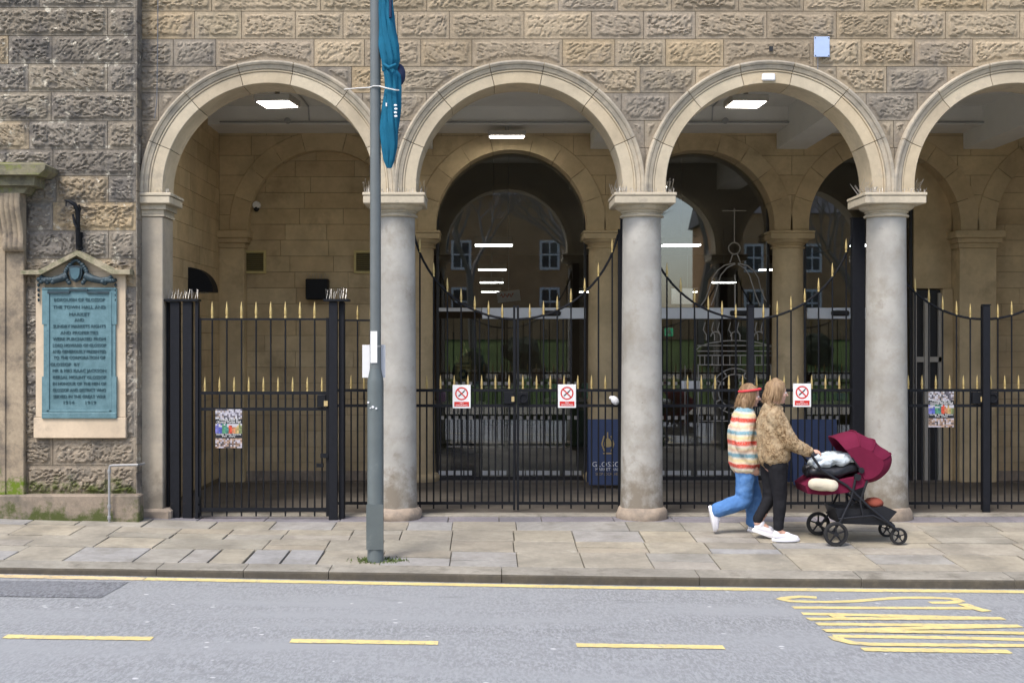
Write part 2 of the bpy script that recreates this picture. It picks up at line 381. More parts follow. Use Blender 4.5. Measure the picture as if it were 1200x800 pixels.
def thing(name, label, cat, loc, group=None):
    o = bpy.data.objects.new(name, None); C.objects.link(o); o.location = loc; W[o.name] = Vector(loc); o.empty_display_size = .2
    return tag(o, label, cat, group)
def struct(o, kind='structure'): o['kind'] = kind; return o
def group_root(name, loc=(0, 0, 0)):
    o = bpy.data.objects.new(name, None); C.objects.link(o); o.location = loc; W[o.name] = Vector(loc); o['kind'] = 'structure'; return o
def text_mesh(body, size, ext=.002, align='CENTER', sx=1.0):
    cu = bpy.data.curves.new('lettering', 'FONT'); cu.body = body; cu.size = size; cu.extrude = ext; cu.align_x = align; cu.align_y = 'CENTER'; cu.resolution_u = 2
    ob = bpy.data.objects.new('lettering', cu); C.objects.link(ob)
    dg = bpy.context.evaluated_depsgraph_get(); me = bpy.data.meshes.new_from_object(ob.evaluated_get(dg))
    bpy.data.objects.remove(ob); bpy.data.curves.remove(cu)
    v = np.empty(len(me.vertices)*3); me.vertices.foreach_get('co', v); v = v.reshape(-1, 3); v[:, 0] *= sx
    fs = [tuple(p.vertices) for p in me.polygons]; bpy.data.meshes.remove(me); return v, fs
def add_text(mb, body, x, y, z, size, ext=.002, sx=1.0, align='CENTER', mi=0, width=None):   # facing -y, upright
    v, f = text_mesh(body, size, ext, align, sx)
    if len(v) == 0: return
    if width:
        w = v[:, 0].max()-v[:, 0].min(); v[:, 0] *= width/w
    mb.add([(x+a, y-c, z+b) for a, b, c in v], f, mi)

# ------------------------------------------------------------------ stones
ARCH = [(-2.49, 3.755, 1.205), (.355, 3.79, 1.17), (3.19, 3.79, 1.17), (6.015, 3.79, 1.17)]   # centre x, centre z, inner radius
BAND = .255
def clip_d(X, Z, arches, extra):
    dmin = np.full(X.shape, 9.0)
    for ax, az, r in arches:
        rr = np.where(Z > az, np.hypot(X-ax, Z-az), np.abs(X-ax)); dmin = np.minimum(dmin, rr-(r+extra))
    return dmin
def rock_stone(name, x0, x1, z0, z1, yf, mat, parent, arches=(), extra=BAND, res=.0100, seed=0, margin=.041, amp=1.0, kind=0, thick=.02):
    g = .0035; x0 += g; x1 -= g; z0 += g; z1 -= g
    nx = max(3, int((x1-x0)/res)); nz = max(3, int((z1-z0)/res))
    X, Z = np.meshgrid(np.linspace(x0, x1, nx+1), np.linspace(z0, z1, nz+1), indexing='ij')
    e = np.minimum(np.minimum(X-x0, x1-X), np.minimum(Z-z0, z1-Z))
    wob = (vn(X*18, Z*18, seed)-.5)*.022
    dc = clip_d(X, Z, arches, extra) if arches else np.full(X.shape, 9.0)
    e2 = np.minimum(e, dc-.02)
    mask = sstep(margin-.012, margin+.012, e2+wob*1.0)
    ang = R(random.choice((-28, 24, -18, 35, 12))); ca, sa = math.cos(ang), math.sin(ang)
    U = X*ca+Z*sa; V = -X*sa+Z*ca
    wu = (vn(X*7, Z*7, seed+3)-.5)*.06; wv = (vn(X*7, Z*7, seed+4)-.5)*.06
    n3 = vn(X*7, Z*9, seed+13); n2 = vn((U+wu)*40+9, (V+wv)*70, seed+12)
    if kind == 0:      # punched dashes, leaning one way
        f1 = 19+(seed % 5)*1.5; f2 = 44+(seed % 7)*3
        na = vn((U+wu)*f1, (V+wv)*f2, seed+11); nb = vn((U-wu)*f1*1.15+5.3, (V-wv)*f2*1.1+2.7, seed+15)
        pit = np.maximum(sstep(.60, .80, na), sstep(.63, .82, nb))
        h = .020+.010*(n3-.5)+.006*(n2-.5)+.007*(nb-.5)-.017*pit*(.6+.5*n3)
    else:              # picked all over with short holes
        na = vn((X+wu)*34, (Z+wv)*46, seed+21); nb = vn((U+wu)*27+3, (V+wv)*52, seed+22)
        pit = np.maximum(sstep(.56, .78, na), sstep(.60, .80, nb))
        h = .021+.008*(n3-.5)+.008*(n2-.5)-.019*pit*(.5+.7*n3)
    Y = yf-mask*h*amp+(vn(X*40, Z*40, seed+7)-.5)*.0018
    idx = np.arange((nx+1)*(nz+1)).reshape(nx+1, nz+1)
    vs = np.stack([X, Y, Z], -1).reshape(-1, 3)
    quads = np.stack([idx[:-1, :-1], idx[1:, :-1], idx[1:, 1:], idx[:-1, 1:]], -1).reshape(-1, 4)
    if arches:
        cd = (dc[:-1, :-1]+dc[1:, :-1]+dc[1:, 1:]+dc[:-1, 1:]).reshape(-1)/4
        quads = quads[cd > -.05]
        if len(quads) == 0: return None
    mb = MB(); mb.v = vs.tolist(); mb.f = [tuple(q) for q in quads.tolist()]; mb.m = [0]*len(mb.f)
    # edge returns into the joint
    per = [idx[i, 0] for i in range(nx+1)]+[idx[nx, j] for j in range(1, nz+1)]+[idx[i, nz] for i in range(nx-1, -1, -1)]+[idx[0, j] for j in range(nz-1, 0, -1)]
    if not arches:
        o = len(mb.v); mb.v += [(vs[i][0], yf+thick, vs[i][2]) for i in per]; n = len(per)
        for i in range(n): j = (i+1) % n; mb.f.append((per[i], o+i, o+j, per[j])); mb.m.append(0)
    else:
        used = set(quads.reshape(-1).tolist()); n = len(per); o = len(mb.v)
        mb.v += [(vs[i][0], yf+thick, vs[i][2]) for i in per]
        for i in range(n):
            j = (i+1) % n
            if per[i] in used and per[j] in used: mb.f.append((per[i], o+i, o+j, per[j])); mb.m.append(0)
        par = {}
        def root(q):
            while par.setdefault(q, q) != q: par[q] = par[par[q]]; q = par[q]
            return q
        for f in mb.f:
            for k in f[1:]: par[root(f[0])] = root(k)
        comps = {}
        for f in mb.f: comps.setdefault(root(f[0]), []).append(f)
        last = None
        for fl in comps.values():
            if len(fl) < 30: continue
            keep = sorted(set(k for f in fl for k in f)); mp = {k: i for i, k in enumerate(keep)}
            m2 = MB(); m2.v = [mb.v[k] for k in keep]; m2.f = [tuple(mp[k] for k in f) for f in fl]; m2.m = [0]*len(fl)
            last = m2.build(name, mat, parent, smooth=50, recalc=False)
        return last
    return mb.build(name, mat, parent, smooth=50, recalc=False)
def ashlar_block(name, x0, x1, z0, z1, yf, mat, parent, arches=(), extra=.3, thick=.03):
    g = .003
    if arches:
        X, Z = np.meshgrid(np.linspace(x0, x1, 12), np.linspace(z0, z1, 6), indexing='ij'); dd = clip_d(X, Z, arches, extra)
        if dd.max() < -.03: return None
        if dd.min() < 0:
            return rock_stone(name, x0, x1, z0, z1, yf, mat, parent, arches, extra, res=.03, amp=0, thick=thick)
    mb = MB(); mb.box(x0+g, x1-g, yf, yf+thick, z0+g, z1-g); return mb.build(name, mat, parent)
def arch_wall(mb, x0, x1, y0, y1, ztop, arches, zbot, step=.06):
    # a wall slab with round-headed openings; between openings it comes down to zbot
    xs = set(np.arange(x0, x1, .25).tolist()+[x0, x1])
    for ax, az, r in arches:
        for i in range(33): xs.add(ax-r*math.cos(math.pi*i/32))
    xs = sorted(x for x in xs if x0 <= x <= x1)
    def zb(x):
        for ax, az, r in arches:
            if abs(x-ax) < r-1e-6: return az+math.sqrt(max(0, r*r-(x-ax)**2))
        return zbot
    def inside(x): return any(abs(x-ax) < r-1e-6 for ax, az, r in arches)
    for a, b in zip(xs[:-1], xs[1:]):
        if b-a < 1e-5: continue
        mid = (a+b)/2
        if inside(mid):
            for ax, az, r in arches:
                if abs(mid-ax) < r: za = az+math.sqrt(max(0, r*r-(a-ax)**2)); zb_ = az+math.sqrt(max(0, r*r-(b-ax)**2))
        else: za = zb_ = zbot
        mb.add([(a, y0, za), (b, y0, zb_), (b, y0, ztop), (a, y0, ztop), (a, y1, za), (b, y1, zb_), (b, y1, ztop), (a, y1, ztop)],
               [(0, 1, 2, 3), (7, 6, 5, 4), (0, 4, 5, 1), (3, 2, 6, 7), (0, 3, 7, 4), (1, 5, 6, 2)])
def voussoir(name, ax, az, r, prof, a0, a1, stilt0, stilt1, mat, parent, n=9, hood=None):
    # prof: closed loop of (extra radius, y); swept from angle a0 to a1; stilts drop the ends straight down
    pts = []
    gap = .0022/r*1.6
    aa, bb = a0+gap, a1-gap
    if stilt0: pts.append((0.0, -stilt0)); aa = a0
    if stilt1: bb = a1
    for i in range(n+1): pts.append((aa+(bb-aa)*i/n, 0))
    if stilt1: pts.append((math.pi, -stilt1))
    vs = []; m = len(prof)
    for a, dz in pts:
        for (e, y) in prof: vs.append((ax+(r+e)*math.cos(a), y, az+(r+e)*math.sin(a)+dz))
    fs = [tuple(range(m)), tuple((len(pts)-1)*m+k for k in range(m-1, -1, -1))]
    for i in range(len(pts)-1):
        for k in range(m): j = (k+1) % m; fs.append((i*m+k, i*m+m+k, i*m+m+j, i*m+j))
    mb = MB(); mb.add(vs, fs)
    if hood:
        for i in range(2, len(mb.f)):
            if hood[0] <= (i-2) % m < hood[1]: mb.m[i] = 1
    return mb.build(name, mat, parent, smooth=30)
def spikes(parent, x0, x1, y0, y1, z, n=26, h=.085, seed=1, name='bird_spikes'):
    rnd = random.Random(seed); mb = MB()
    for i in range(n):
        x = x0+(x1-x0)*(i+.5)/n+rnd.uniform(-.01, .01)
        for s in (-1, 1):
            y = (y0+y1)/2; lean = s*(y1-y0)*.5
            mb.tube([(x, y, z), (x+rnd.uniform(-.018, .018), y+lean+rnd.uniform(-.02, .02), z+h*rnd.uniform(.75, 1.1))], .0022, 4)
    o = mb.build(name, M['spike'], parent); o['kind'] = 'stuff'; return o

# ================================================================== FRONT ARCADE
COLX = [-1.065, 1.775, 4.60, 7.43]
facade = thing('arcade_front', 'long rock-faced sandstone arcade front with round arches on grey columns', 'building', (1.7, .2, 0))
mb = MB(); arch_wall(mb, -3.98, 9.2, .018, .45, 7.0, [(a, z, r+.10) for a, z, r in ARCH], 3.712)
mb.box(7.6, 9.2, .02, .44, 0, 3.71)
mb.build('wall_core', M['core'], facade)
ZROW = [6.40, 6.09, 5.783, 5.467, 5.155, 4.854, 4.54, 4.23, 3.92, 3.714]
JX = [
 [170, 300, 420, 520, 640, 750, 830, 960, 1060, 1180, 1280, 1400],
 [160, 248, 375.5, 440, 500, 576.5, 654, 724, 786.6, 865.7, 941.5, 1013, 1076, 1156, 1240, 1330],
 [160, 228, 283, 346, 402, 466, 526.7, 614, 693, 754, 814.8, 898.6, 980, 1044, 1108, 1195, 1275, 1350],
 [160, 203, 253, 368, 427, 493, 553, 659, 720.5, 780, 848, 953, 1009, 1072, 1140, 1230, 1330],
 [160, 254, 316, 368, 412, 470, 555, 608, 660, 750, 815, 901, 980, 1039, 1110, 1260, 1330],
 [160, 186, 300, 425, 500, 620, 728, 784, 900, 1015, 1075, 1180, 1310, 1380],
 [160, 200, 310, 460, 610, 755, 900, 1047, 1190, 1330, 1400],
 [160, 300, 461, 610, 756, 900, 1048, 1190, 1337, 1420],
 [160, 300, 461, 610, 756, 900, 1048, 1190, 1337, 1420]]
sd = 100
for ri, joints in enumerate(JX):
    z1, z0 = ZROW[ri], ZROW[ri+1]
    for a, b in zip(joints[:-1], joints[1:]):
        xa, xb = max(PX(a, 0), -3.985), PX(b, 0); sd += 1
        near = [A for A in ARCH if z0 < A[1]+A[2]+BAND+.1 and xa < A[0]+A[2]+BAND and xb > A[0]-A[2]-BAND]
        if near:
            X, Z = np.meshgrid(np.linspace(xa, xb, 14), np.linspace(z0, z1, 8)); dd = clip_d(X, Z, near, BAND)
            if dd.max() < .01: continue
        rock_stone('stone_block', xa, xb, z0, z1, 0, M['sooty_wall'] if (ri >= 5 or (ri == 4 and sd % 2) or (xa < -3.3 and ri >= 3)) else M['wall'], facade, near, BAND, seed=sd, kind=(1 if sd % 4 == 0 else 0), amp=random.uniform(.85, 1.15))
# arch rings: flat fascia, groove, ogee hood
PROF = [(0, .45), (0, -.022), (.006, -.030), (.128, -.030), (.134, -.024), (.136, -.040), (.150, -.042), (.153, -.034), (.158, -.034), (.162, -.050), (.180, -.056), (.198, -.066), (.206, -.062), (.211, -.078), (.232, -.088), (.248, -.084), (.255, -.066), (.255, .10), (.12, .10), (.12, .45)]
CUTS = [0, 23, 51, 78.5, 104, 131, 158, 180]
for (ax, az, r) in ARCH:
    for a0, a1 in zip(CUTS[:-1], CUTS[1:]):
        st = az-3.712
        voussoir('voussoir', ax, az, r, PROF, R(a0), R(a1), st if a0 == 0 else 0, st if a1 == 180 else 0, [M['ashlar'], M['hood']], facade, hood=(6, 17))
# columns
def column(cx, cy, parent, matS, matC, matB, zb=0, r=.236, flat=.345, base=True, sp=True, seed=0):
    mb = MB()
    prof = [(r+.012, zb+.10), (r+.004, zb+.4), (r, zb+1.2), (r-.008, zb+2.4), (r-.016, 3.44), (r-.016, 3.455)]
    mb.lathe((cx, cy, 0), prof, 40); col = mb.build('column', matS, parent, smooth=40)
    mb = MB()
    mb.lathe((cx, cy, 0), [(r-.012, 3.452), (r+.012, 3.457), (r+.018, 3.468), (r+.012, 3.479), (r-.008, 3.484), (r-.008, 3.503), (r+.006, 3.506), (r+.010, 3.513), (r+.006, 3.52), (r+.004, 3.524), (r+.03, 3.535), (r+.058, 3.553), (r+.072, 3.575), (r+.074, 3.588)], 40)
    mb.box(cx-flat, cx+flat, cy-flat, cy+flat, 3.586, 3.674, bev=.008)
    mb.box(cx-flat-.008, cx+flat+.008, cy-flat-.008, cy+flat+.008, 3.676, 3.7105, bev=.006)
    mb.build('capital', matC, col, smooth=30)
    if base:
        mb = MB(); rb = r+.065
        mb.lathe((cx, cy, 0), [(rb-.02, zb-.05), (rb, zb+.01), (rb+.005, zb+.05), (rb-.005, zb+.085), (rb-.025, zb+.115), (rb-.05, zb+.13), (r+.0, zb+.135)], 36)
        o = mb.build('base', matB, col, smooth=50)
        for v in o.data.vertices:
            n = mnoise.noise(Vector((v.co.x*6+seed*3, v.co.y*6, v.co.z*8))); q = Vector((v.co.x, v.co.y, 0)); v.co += q*n*.10
    if sp:
        spikes(col, cx-flat+.02, cx-.20+.0, cy-flat-.0, cy-flat+.10, 3.7105, 9, .07, seed+5)
        for s in (-1, 1): spikes(col, cx+s*flat-(.10 if s > 0 else -.0), cx+s*flat+(.0 if s > 0 else .10), cy-.3, cy+.2, 3.7105, 7, .15, seed+8+s)
        spikes(col, cx-.34, cx+.34, cy-flat, cy-flat+.07, 3.7105, 22, .05, seed+9)
    return col
for i, cx in enumerate(COLX): column(cx, .22, facade, M['shaft'], M['cap'], M['base'], seed=i)
# square half pier at the left end
mb = MB(); mb.box(-3.945, -3.70, 0, .45, .12, 3.45, bev=.01); pier = mb.build('pier', M['pier'], facade)
mb = MB(); mb.box(-3.955, -3.685, -.012, .47, 3.452, 3.475); mb.box(-3.952, -3.69, -.008, .465, 3.478, 3.53); mb.box(-3.96, -3.66, -.035, .48, 3.53, 3.588)
mb.box(-3.975, -3.60, -.09, .50, 3.59, 3.674, bev=.008); mb.box(-3.982, -3.585, -.10, .51, 3.676, 3.7105, bev=.006); mb.build('capital', M['cap'], pier)
mb = MB(); mb.box(-3.96, -3.60, -.05, .5, -.05, .13, bev=.03); o = mb.build('base', M['base'], pier)
spikes(pier, -3.97, -3.6, -.06, .0, 3.7105, 14, .05, 77)
# small fittings and a blacked-in wall hole on the front
mb = MB(); x, z = PX(961.5, 0), PZ(56.5, 0); mb.box(x-.088, x+.088, -.062, -.052, z-.115, z+.115, bev=.004)
o = mb.build('wall_plate', M['bluegrey']); tag(o, 'small pale blue rectangular plate screwed to the stones right of the third arch', 'plate')
mb = MB(); 
for sx in (-1, 1):
    for sz in (-1, 1): mb.lathe((x+sx*.075, -.066, z+sz*.10), [(.006, .004), (.006, 0), (.003, -.002)], 8, axis='y')
mb.build('screw', M['black'], o)
mb = MB(); x, z = PX(903, 0), PZ(58, 0); mb.box(x-.02, x+.02, -.03, .02, z-.028, z+.028); mb.build('dark_hole_block', M['black'], facade)  # solid black block stands in for the darkness of a hole in the stonework
mb = MB(); x, z = PX(899.5, 0), PZ(91.5, 0); mb.box(x-.075, x+.075, -.062, -.031, z-.042, z+.042, bev=.012)
tag(mb.build('junction_box', M['label_white']), 'small white plastic box on the crown stone of the third arch', 'junction box')
mb = MB(); mb.tube([(PX(957, 0), -.05, PZ(68, 0)), (PX(957, 0), -.05, PZ(76, 0)), (PX(956, 0), -.08, PZ(84, 0))], .006, 6); tag(mb.build('cable', M['cable']), 'short grey cable hanging below the pale blue plate', 'cable')
mb = MB(); mb.tube([(PX(187, 0), -.06, 6.3), (PX(186.5, 0), -.065, PZ(60, 0)), (PX(185.5, 0), -.06, PZ(118, 0)), (PX(183, 0), -.07, PZ(140, 0))], .006, 6)
tag(mb.build('cable', M['cable']), 'long thin grey cable running down the wall left of the first arch', 'cable')

# ================================================================== CORNER BUILDING ON THE LEFT
YL = -.2
corner = thing('corner_building', 'dark weathered sandstone corner block with mossy plinth left of the arches', 'building', (-5.2, .2, .05))
mb = MB(); mb.box(-9, -3.948, YL+.012, 1.0, .0, 7.0); mb.build('wall_core', M['dark_core'], corner)
LROW = [(-56, -24, [-120, 20, 96, 160]), (-24, 9, [-120, -30, 46, 159.5]), (9, 42, [-130, -20, 126, 159.5]), (42, 75, [-120, 10, 61, 159.5]), (75, 108, [-110, -40, 33, 126, 159.5]), (108, 142, [-120, -30, 60, 159.5]),
        (142, 175, [-110, -50, 34, 126, 159.5]), (175, 206, [-120, -10, 62, 159.5]), (206, 237, [-120, -20, 66, 127, 159.5]), (237, 270, [-120, 0, 30, 62, 159.5]),
        (270, 303, [-120, -20, 30, 90, 127, 159.5]), (303, 336, [-120, -20, 28, 95, 159.5]), (336, 369, [-120, 0, 60, 159.5]), (369, 402, [-120, -20, 28, 95, 159.5]), (402, 435, [-120, 0, 60, 159.5]),
        (435, 468, [-120, -20, 28, 95, 159.5]), (468, 512, [-120, 0, 60, 159.5]), (512, 545, [-120, -20, 28, 62, 159.5]), (545, 579, [-120, -20, 30, 128, 159.5])]
for (pa, pb, js) in LROW:
    for a, b in zip(js[:-1], js[1:]):
        sd += 1
        low = pa >= 512
        rock_stone('stone_block', PX(a, YL), PX(b, YL), PZ(pb, YL), PZ(pa, YL), YL, M['mossy_wall'] if low else M['dark_wall'], corner, seed=sd, kind=1 if sd % 3 else 0, margin=.034, amp=random.uniform(1, 1.3))
# right return of the block
for i in range(19):
    z0 = .24+i*.316; mb = MB(); mb.box(-3.95, -3.938, YL+.004, -.002, z0+.004, z0+.312); mb.build('stone_block', M['dark_wall'], corner)
mb = MB(); mb.box(-9, PX(163, -.36), -.36, YL+.03, -.02, PZ(580, -.36), bev=.015); mb.build('plinth', M['plinth'], corner)
for px in (40, 105):
    pass
# doorway dressing at the far left: pilaster, scroll console and cornice
mb = MB(); mb.box(-5.72, PX(28, -.28), -.28, YL+.01, .27, PZ(236, -.28), bev=.01); mb.box(-5.72, PX(6, -.30), -.30, -.27, .30, PZ(290, -.3), bev=.006)
pil = mb.build('door_pilaster', M['pilaster'], corner)
mb = MB(); n = 9; xa, xb = PX(3, -.36), PX(27, -.36)
prof = [(-.28, 3.66), (-.46, 3.66), (-.47, 3.55), (-.44, 3.44), (-.39, 3.33), (-.36, 3.22), (-.36, 3.14), (-.375, 3.09), (-.36, 3.05), (-.33, 3.03), (-.28, 3.04)]
vs = []; flutes = 24
for i in range(flutes+1):
    t = i/flutes; x = xa+(xb-xa)*t; fl = .012*abs(math.sin(t*math.pi*4))
    for (y, z) in prof: vs.append((x, y-fl if y < -.29 else y, z))
m = len(prof); fs = [tuple(range(m)), tuple(flutes*m+k for k in range(m-1, -1, -1))]
for i in range(flutes):
    for k in range(m-1): fs.append((i*m+k, i*m+k+1, i*m+m+k+1, i*m+m+k))
    fs.append((i*m+m-1, i*m, i*m+m, i*m+m+m-1))
mb.add(vs, fs); mb.build('console', M['pilaster'], pil, smooth=40)
mb = MB()
mb.prism([(-6.2, 3.66), (PX(30, -.42), 3.66), (PX(33, -.45), 3.735), (-6.2, 3.735)], -.46, YL)
mb.prism([(-6.2, 3.737), (PX(41, -.5), 3.737), (PX(42, -.5), 3.84), (-6.2, 3.84)], -.53, YL)
mb.prism([(-6.2, 3.842), (PX(46, -.6), 3.842), (PX(53, -.6), 3.90), (PX(54, -.6), 3.945), (-6.2, 3.945)], -.62, YL)
mb.add([(-6.2, -.62, 3.947), (PX(54, -.6), -.62, 3.947), (PX(50, -.2), YL, 4.04), (-6.2, YL, 4.04), (-6.2, YL, 3.947), (PX(54, -.6), YL, 3.947)], [(0, 1, 2, 3), (1, 5, 2), (0, 3, 4), (0, 4, 5, 1)])
mb.build('cornice', M['cornice'], pil)

# memorial tablet
TY = YL-.05
tab = thing('memorial_tablet', 'green bronze memorial tablet with raised lettering in a pale stone surround under a small pediment', 'memorial plaque', (PX(95, TY), TY, PZ(513, TY)))
def TP(px, y=TY): return PX(px, y)
def TZ(py, y=TY): return PZ(py, y)
mb = MB(); mb.box(TP(40), TP(148), TY-.02, YL, TZ(513), TZ(489), bev=.006); mb.box(TP(42), TP(53), TY, YL, TZ(488.5), TZ(318)); mb.box(TP(136), TP(147), TY, YL, TZ(488.5), TZ(318))
mb.box(TP(53.2), TP(135.8), TY+.01, YL, TZ(488.5), TZ(318)); mb.prism([(TP(45), TZ(317.7)), (TP(144), TZ(317.7)), (TP(93), TZ(300))], TY+.008, YL)
mb.build('surround', M['tablet'], tab)
mb = MB(); hood = [(28, 319), (28, 322), (52, 322), (94, 300), (134, 322), (155, 322), (155, 318), (137, 317), (94, 294), (48, 317)]
# the hood as a strip of quads
up = [(28, 317.5), (49, 317), (93, 294.5), (136, 316.5), (155, 317)]; dn = [(28, 322), (51.5, 322), (93, 300), (134, 321.5), (155, 322)]
vs = [(TP(a), TY-.10, TZ(b)) for a, b in up]+[(TP(a), TY-.10, TZ(b)) for a, b in dn]+[(TP(a), YL, TZ(b)+.012) for a, b in up]+[(TP(a), YL, TZ(b)) for a, b in dn]
fs = []
for i in range(4): fs += [(i, i+1, 6+i, 5+i), (10+i, 15+i, 16+i, 11+i), (i, 10+i, 11+i, i+1), (5+i, 6+i, 16+i, 15+i)]
fs += [(0, 5, 15, 10), (4, 14, 19, 9)]
mb.add(vs, fs); mb.build('pediment', M['pediment'], tab)
mb = MB(); by = TY-.025
mb.box(TP(52), TP(136), by, TY+.005, TZ(483), TZ(338)); mb.box(TP(50.5), TP(57), by-.012, TY, TZ(490), TZ(441)); mb.box(TP(131), TP(137.5), by-.012, TY, TZ(490), TZ(441))
mb.box(TP(50.5), TP(57), by-.008, TY, TZ(380), TZ(338)); mb.box(TP(131), TP(137.5), by-.008, TY, TZ(380), TZ(338))
plate = mb.build('bronze_plate', M['bronze'], tab)
mb = MB(); yf = by-.014
for (a, b, c, dd) in ((51, 137, 337, 339.5), (56, 59, 342, 482), (129, 132, 342, 482), (56, 132, 480, 483)): mb.box(TP(a), TP(b), yf, by+.001, TZ(dd), TZ(c), bev=.003)
mb.box(TP(50.3), TP(137.7), yf-.004, by, TZ(490), TZ(483.3), bev=.006); mb.build('frame', M['bronze'], plate)
mb = MB(); mb.box(TP(57), TP(83), yf-.006, by, TZ(344), TZ(341.5)); mb.box(TP(103), TP(129), yf-.006, by, TZ(344), TZ(341.5)); mb.box(TP(82), TP(104), yf-.006, by, TZ(341), TZ(338.6)); mb.build('moulding', M['bronze_dark'], plate)
LINES = [('BOROUGH OF GLOSSOP', 351.5, 64), ('THE TOWN HALL AND', 360, 66), ('MARKET', 368.5, 24), ('AND', 375, 11), ('SUNDRY MARKETS RIGHTS', 382.5, 66), ('AND PROPERTIES', 390, 44), ('WERE PURCHASED FROM', 397.3, 66),
         ('LORD HOWARD OF GLOSSOP', 404.7, 67), ('AND GENEROUSLY PRESENTED', 412, 67), ('TO THE CORPORATION OF', 419, 65), ('GLOSSOP  BY', 427, 34), ('MR & MRS ISAAC JACKSON', 434.3, 67), ('KERSAL MOUNT GLOSSOP', 442, 67),
         ('IN HONOUR OF THE MEN OF', 449.5, 67), ('GLOSSOP AND DISTRICT WHO', 457, 67), ('SERVED IN THE GREAT WAR', 464.5, 66), ('1914      1919', 471.5, 38)]
mb = MB()
for t, py, wpx in LINES:
    cx = 94 if t not in ('GLOSSOP  BY',) else 77
    add_text(mb, t, TP(cx), by-.004, TZ(py), .052, .004, width=wpx/SC(TY)*(.93 if wpx > 60 else 1))
mb.build('inscription', M['letter'], plate)
# crest, scrolls and drops
mb = MB(); cx, cz = TP(91), TZ(321)
shield = [(-.085, .085), (-.03, .10), (.03, .10), (.085, .085), (.08, -.01), (.055, -.075), (0, -.105), (-.055, -.075), (-.08, -.01)]
mb.prism([(cx+a*.9, cz+b*.9) for a, b in shield], TY-.075, TY-.02)
mb.prism([(cx+a*.72, cz+b*.75) for a, b in shield], TY-.085, TY-.05)
crest = mb.build('crest', M['bronze_dark'], tab)
mb = MB(); mb.prism([(cx+a*.62, cz+b*.66) for a, b in shield], TY-.093, TY-.06); mb.build('shield', M['bronze_mid'], crest)
mb = MB(); rnd = random.Random(4)
for s in (-1, 1):
    for i in range(9):
        a = i/8; xx = cx+s*(.07+.0*a)+s*.05*math.sin(a*3); zz = cz+.10-.2*a
        mb.ell((xx, TY-.05, zz), (.028, .03, .026), nu=8, nv=6)
    pts = [(cx+s*.10, TY-.04, cz-.02), (cx+s*.18, TY-.05, cz-.055), (cx+s*.27, TY-.05, cz-.075), (cx+s*.36, TY-.045, cz-.06), (cx+s*.40, TY-.04, cz-.03)]
    mb.tube(pts, [.048, .044, .038, .030, .026], 8)
    for i in range(14):
        t = i/13; mb.ell((cx+s*(.12+.29*t), TY-.06+rnd.uniform(-.01, .01), cz-.03-.055*math.sin(t*2.4)+rnd.uniform(-.018, .018)), (.032, .028, .028), nu=7, nv=5)
    for i in range(5): mb.ell((cx+s*.43, TY-.02, cz-.07-.055*i), (.016-.0015*i, .02, .022), nu=7, nv=5)
for i in range(7): mb.ell((cx-.06+.02*i, TY-.05, cz+.105+.045*math.sin(i/6*math.pi)), (.022, .025, .02), nu=8, nv=6)
mb.build('garland', M['bronze_dark'], crest, smooth=60)
# iron bracket
mb = MB(); by_ = YL-.04; 
pts = [(PX(93, by_), YL, PZ(292, by_)), (PX(93, by_), by_-.03, PZ(285, by_)), (PX(92.5, by_), by_-.04, PZ(262, by_)), (PX(93.5, by_), by_-.06, PZ(248, by_)), (PX(91, by_), by_-.10, PZ(241, by_)), (PX(85, by_), by_-.12, PZ(237, by_)), (PX(80, by_), by_-.12, PZ(236, by_))]
mb.tube(pts, [.03, .03, .026, .03, .024, .017, .008], 8)
mb.box(PX(89, by_), PX(96, by_), YL-.05, YL+.01, PZ(292, by_), PZ(272, by_)); mb.tube([(PX(94, by_), by_-.06, PZ(250, by_)), (PX(97, by_), by_-.08, PZ(246, by_)), (PX(96, by_), by_-.1, PZ(241, by_))], .012, 6)
mb.tube([(PX(88, by_), by_-.07, PZ(252, by_)), (PX(90, by_), by_-.08, PZ(262, by_)), (PX(93, by_), by_-.08, PZ(268, by_))], .014, 6)
mb.tube([(PX(82, by_), by_-.12, PZ(237, by_)), (PX(81.5, by_), by_-.12, PZ(243, by_))], .007, 6)
tag(mb.build('iron_bracket', M['iron'], smooth=50), 'twisted black wrought iron bracket fixed to the wall above the memorial tablet', 'bracket')
# pipe
py_ = -.42; mb = MB()
mb.tube([(PX(128, py_), py_, zpave(-4.2, py_)), (PX(128, py_), py_, PZ(549, py_)), (PX(129, py_), py_, PZ(545.5, py_)), (PX(132, py_), py_, PZ(545, py_)), (PX(161, py_), py_+.01, PZ(544.5, py_)), (PX(162.5, py_), py_+.12, PZ(545, py_)), (PX(162.5, py_), -.2, PZ(545, py_))], .013, 8)
for pz in (552, 593, 606): mb.lathe((PX(128, py_), py_, PZ(pz, py_)), [(.019, -.02), (.021, -.01), (.021, .01), (.019, .02)], 10)
tag(mb.build('pipe', M['galv'], smooth=40), 'thin bent grey pipe standing in front of the mossy plinth', 'pipe')

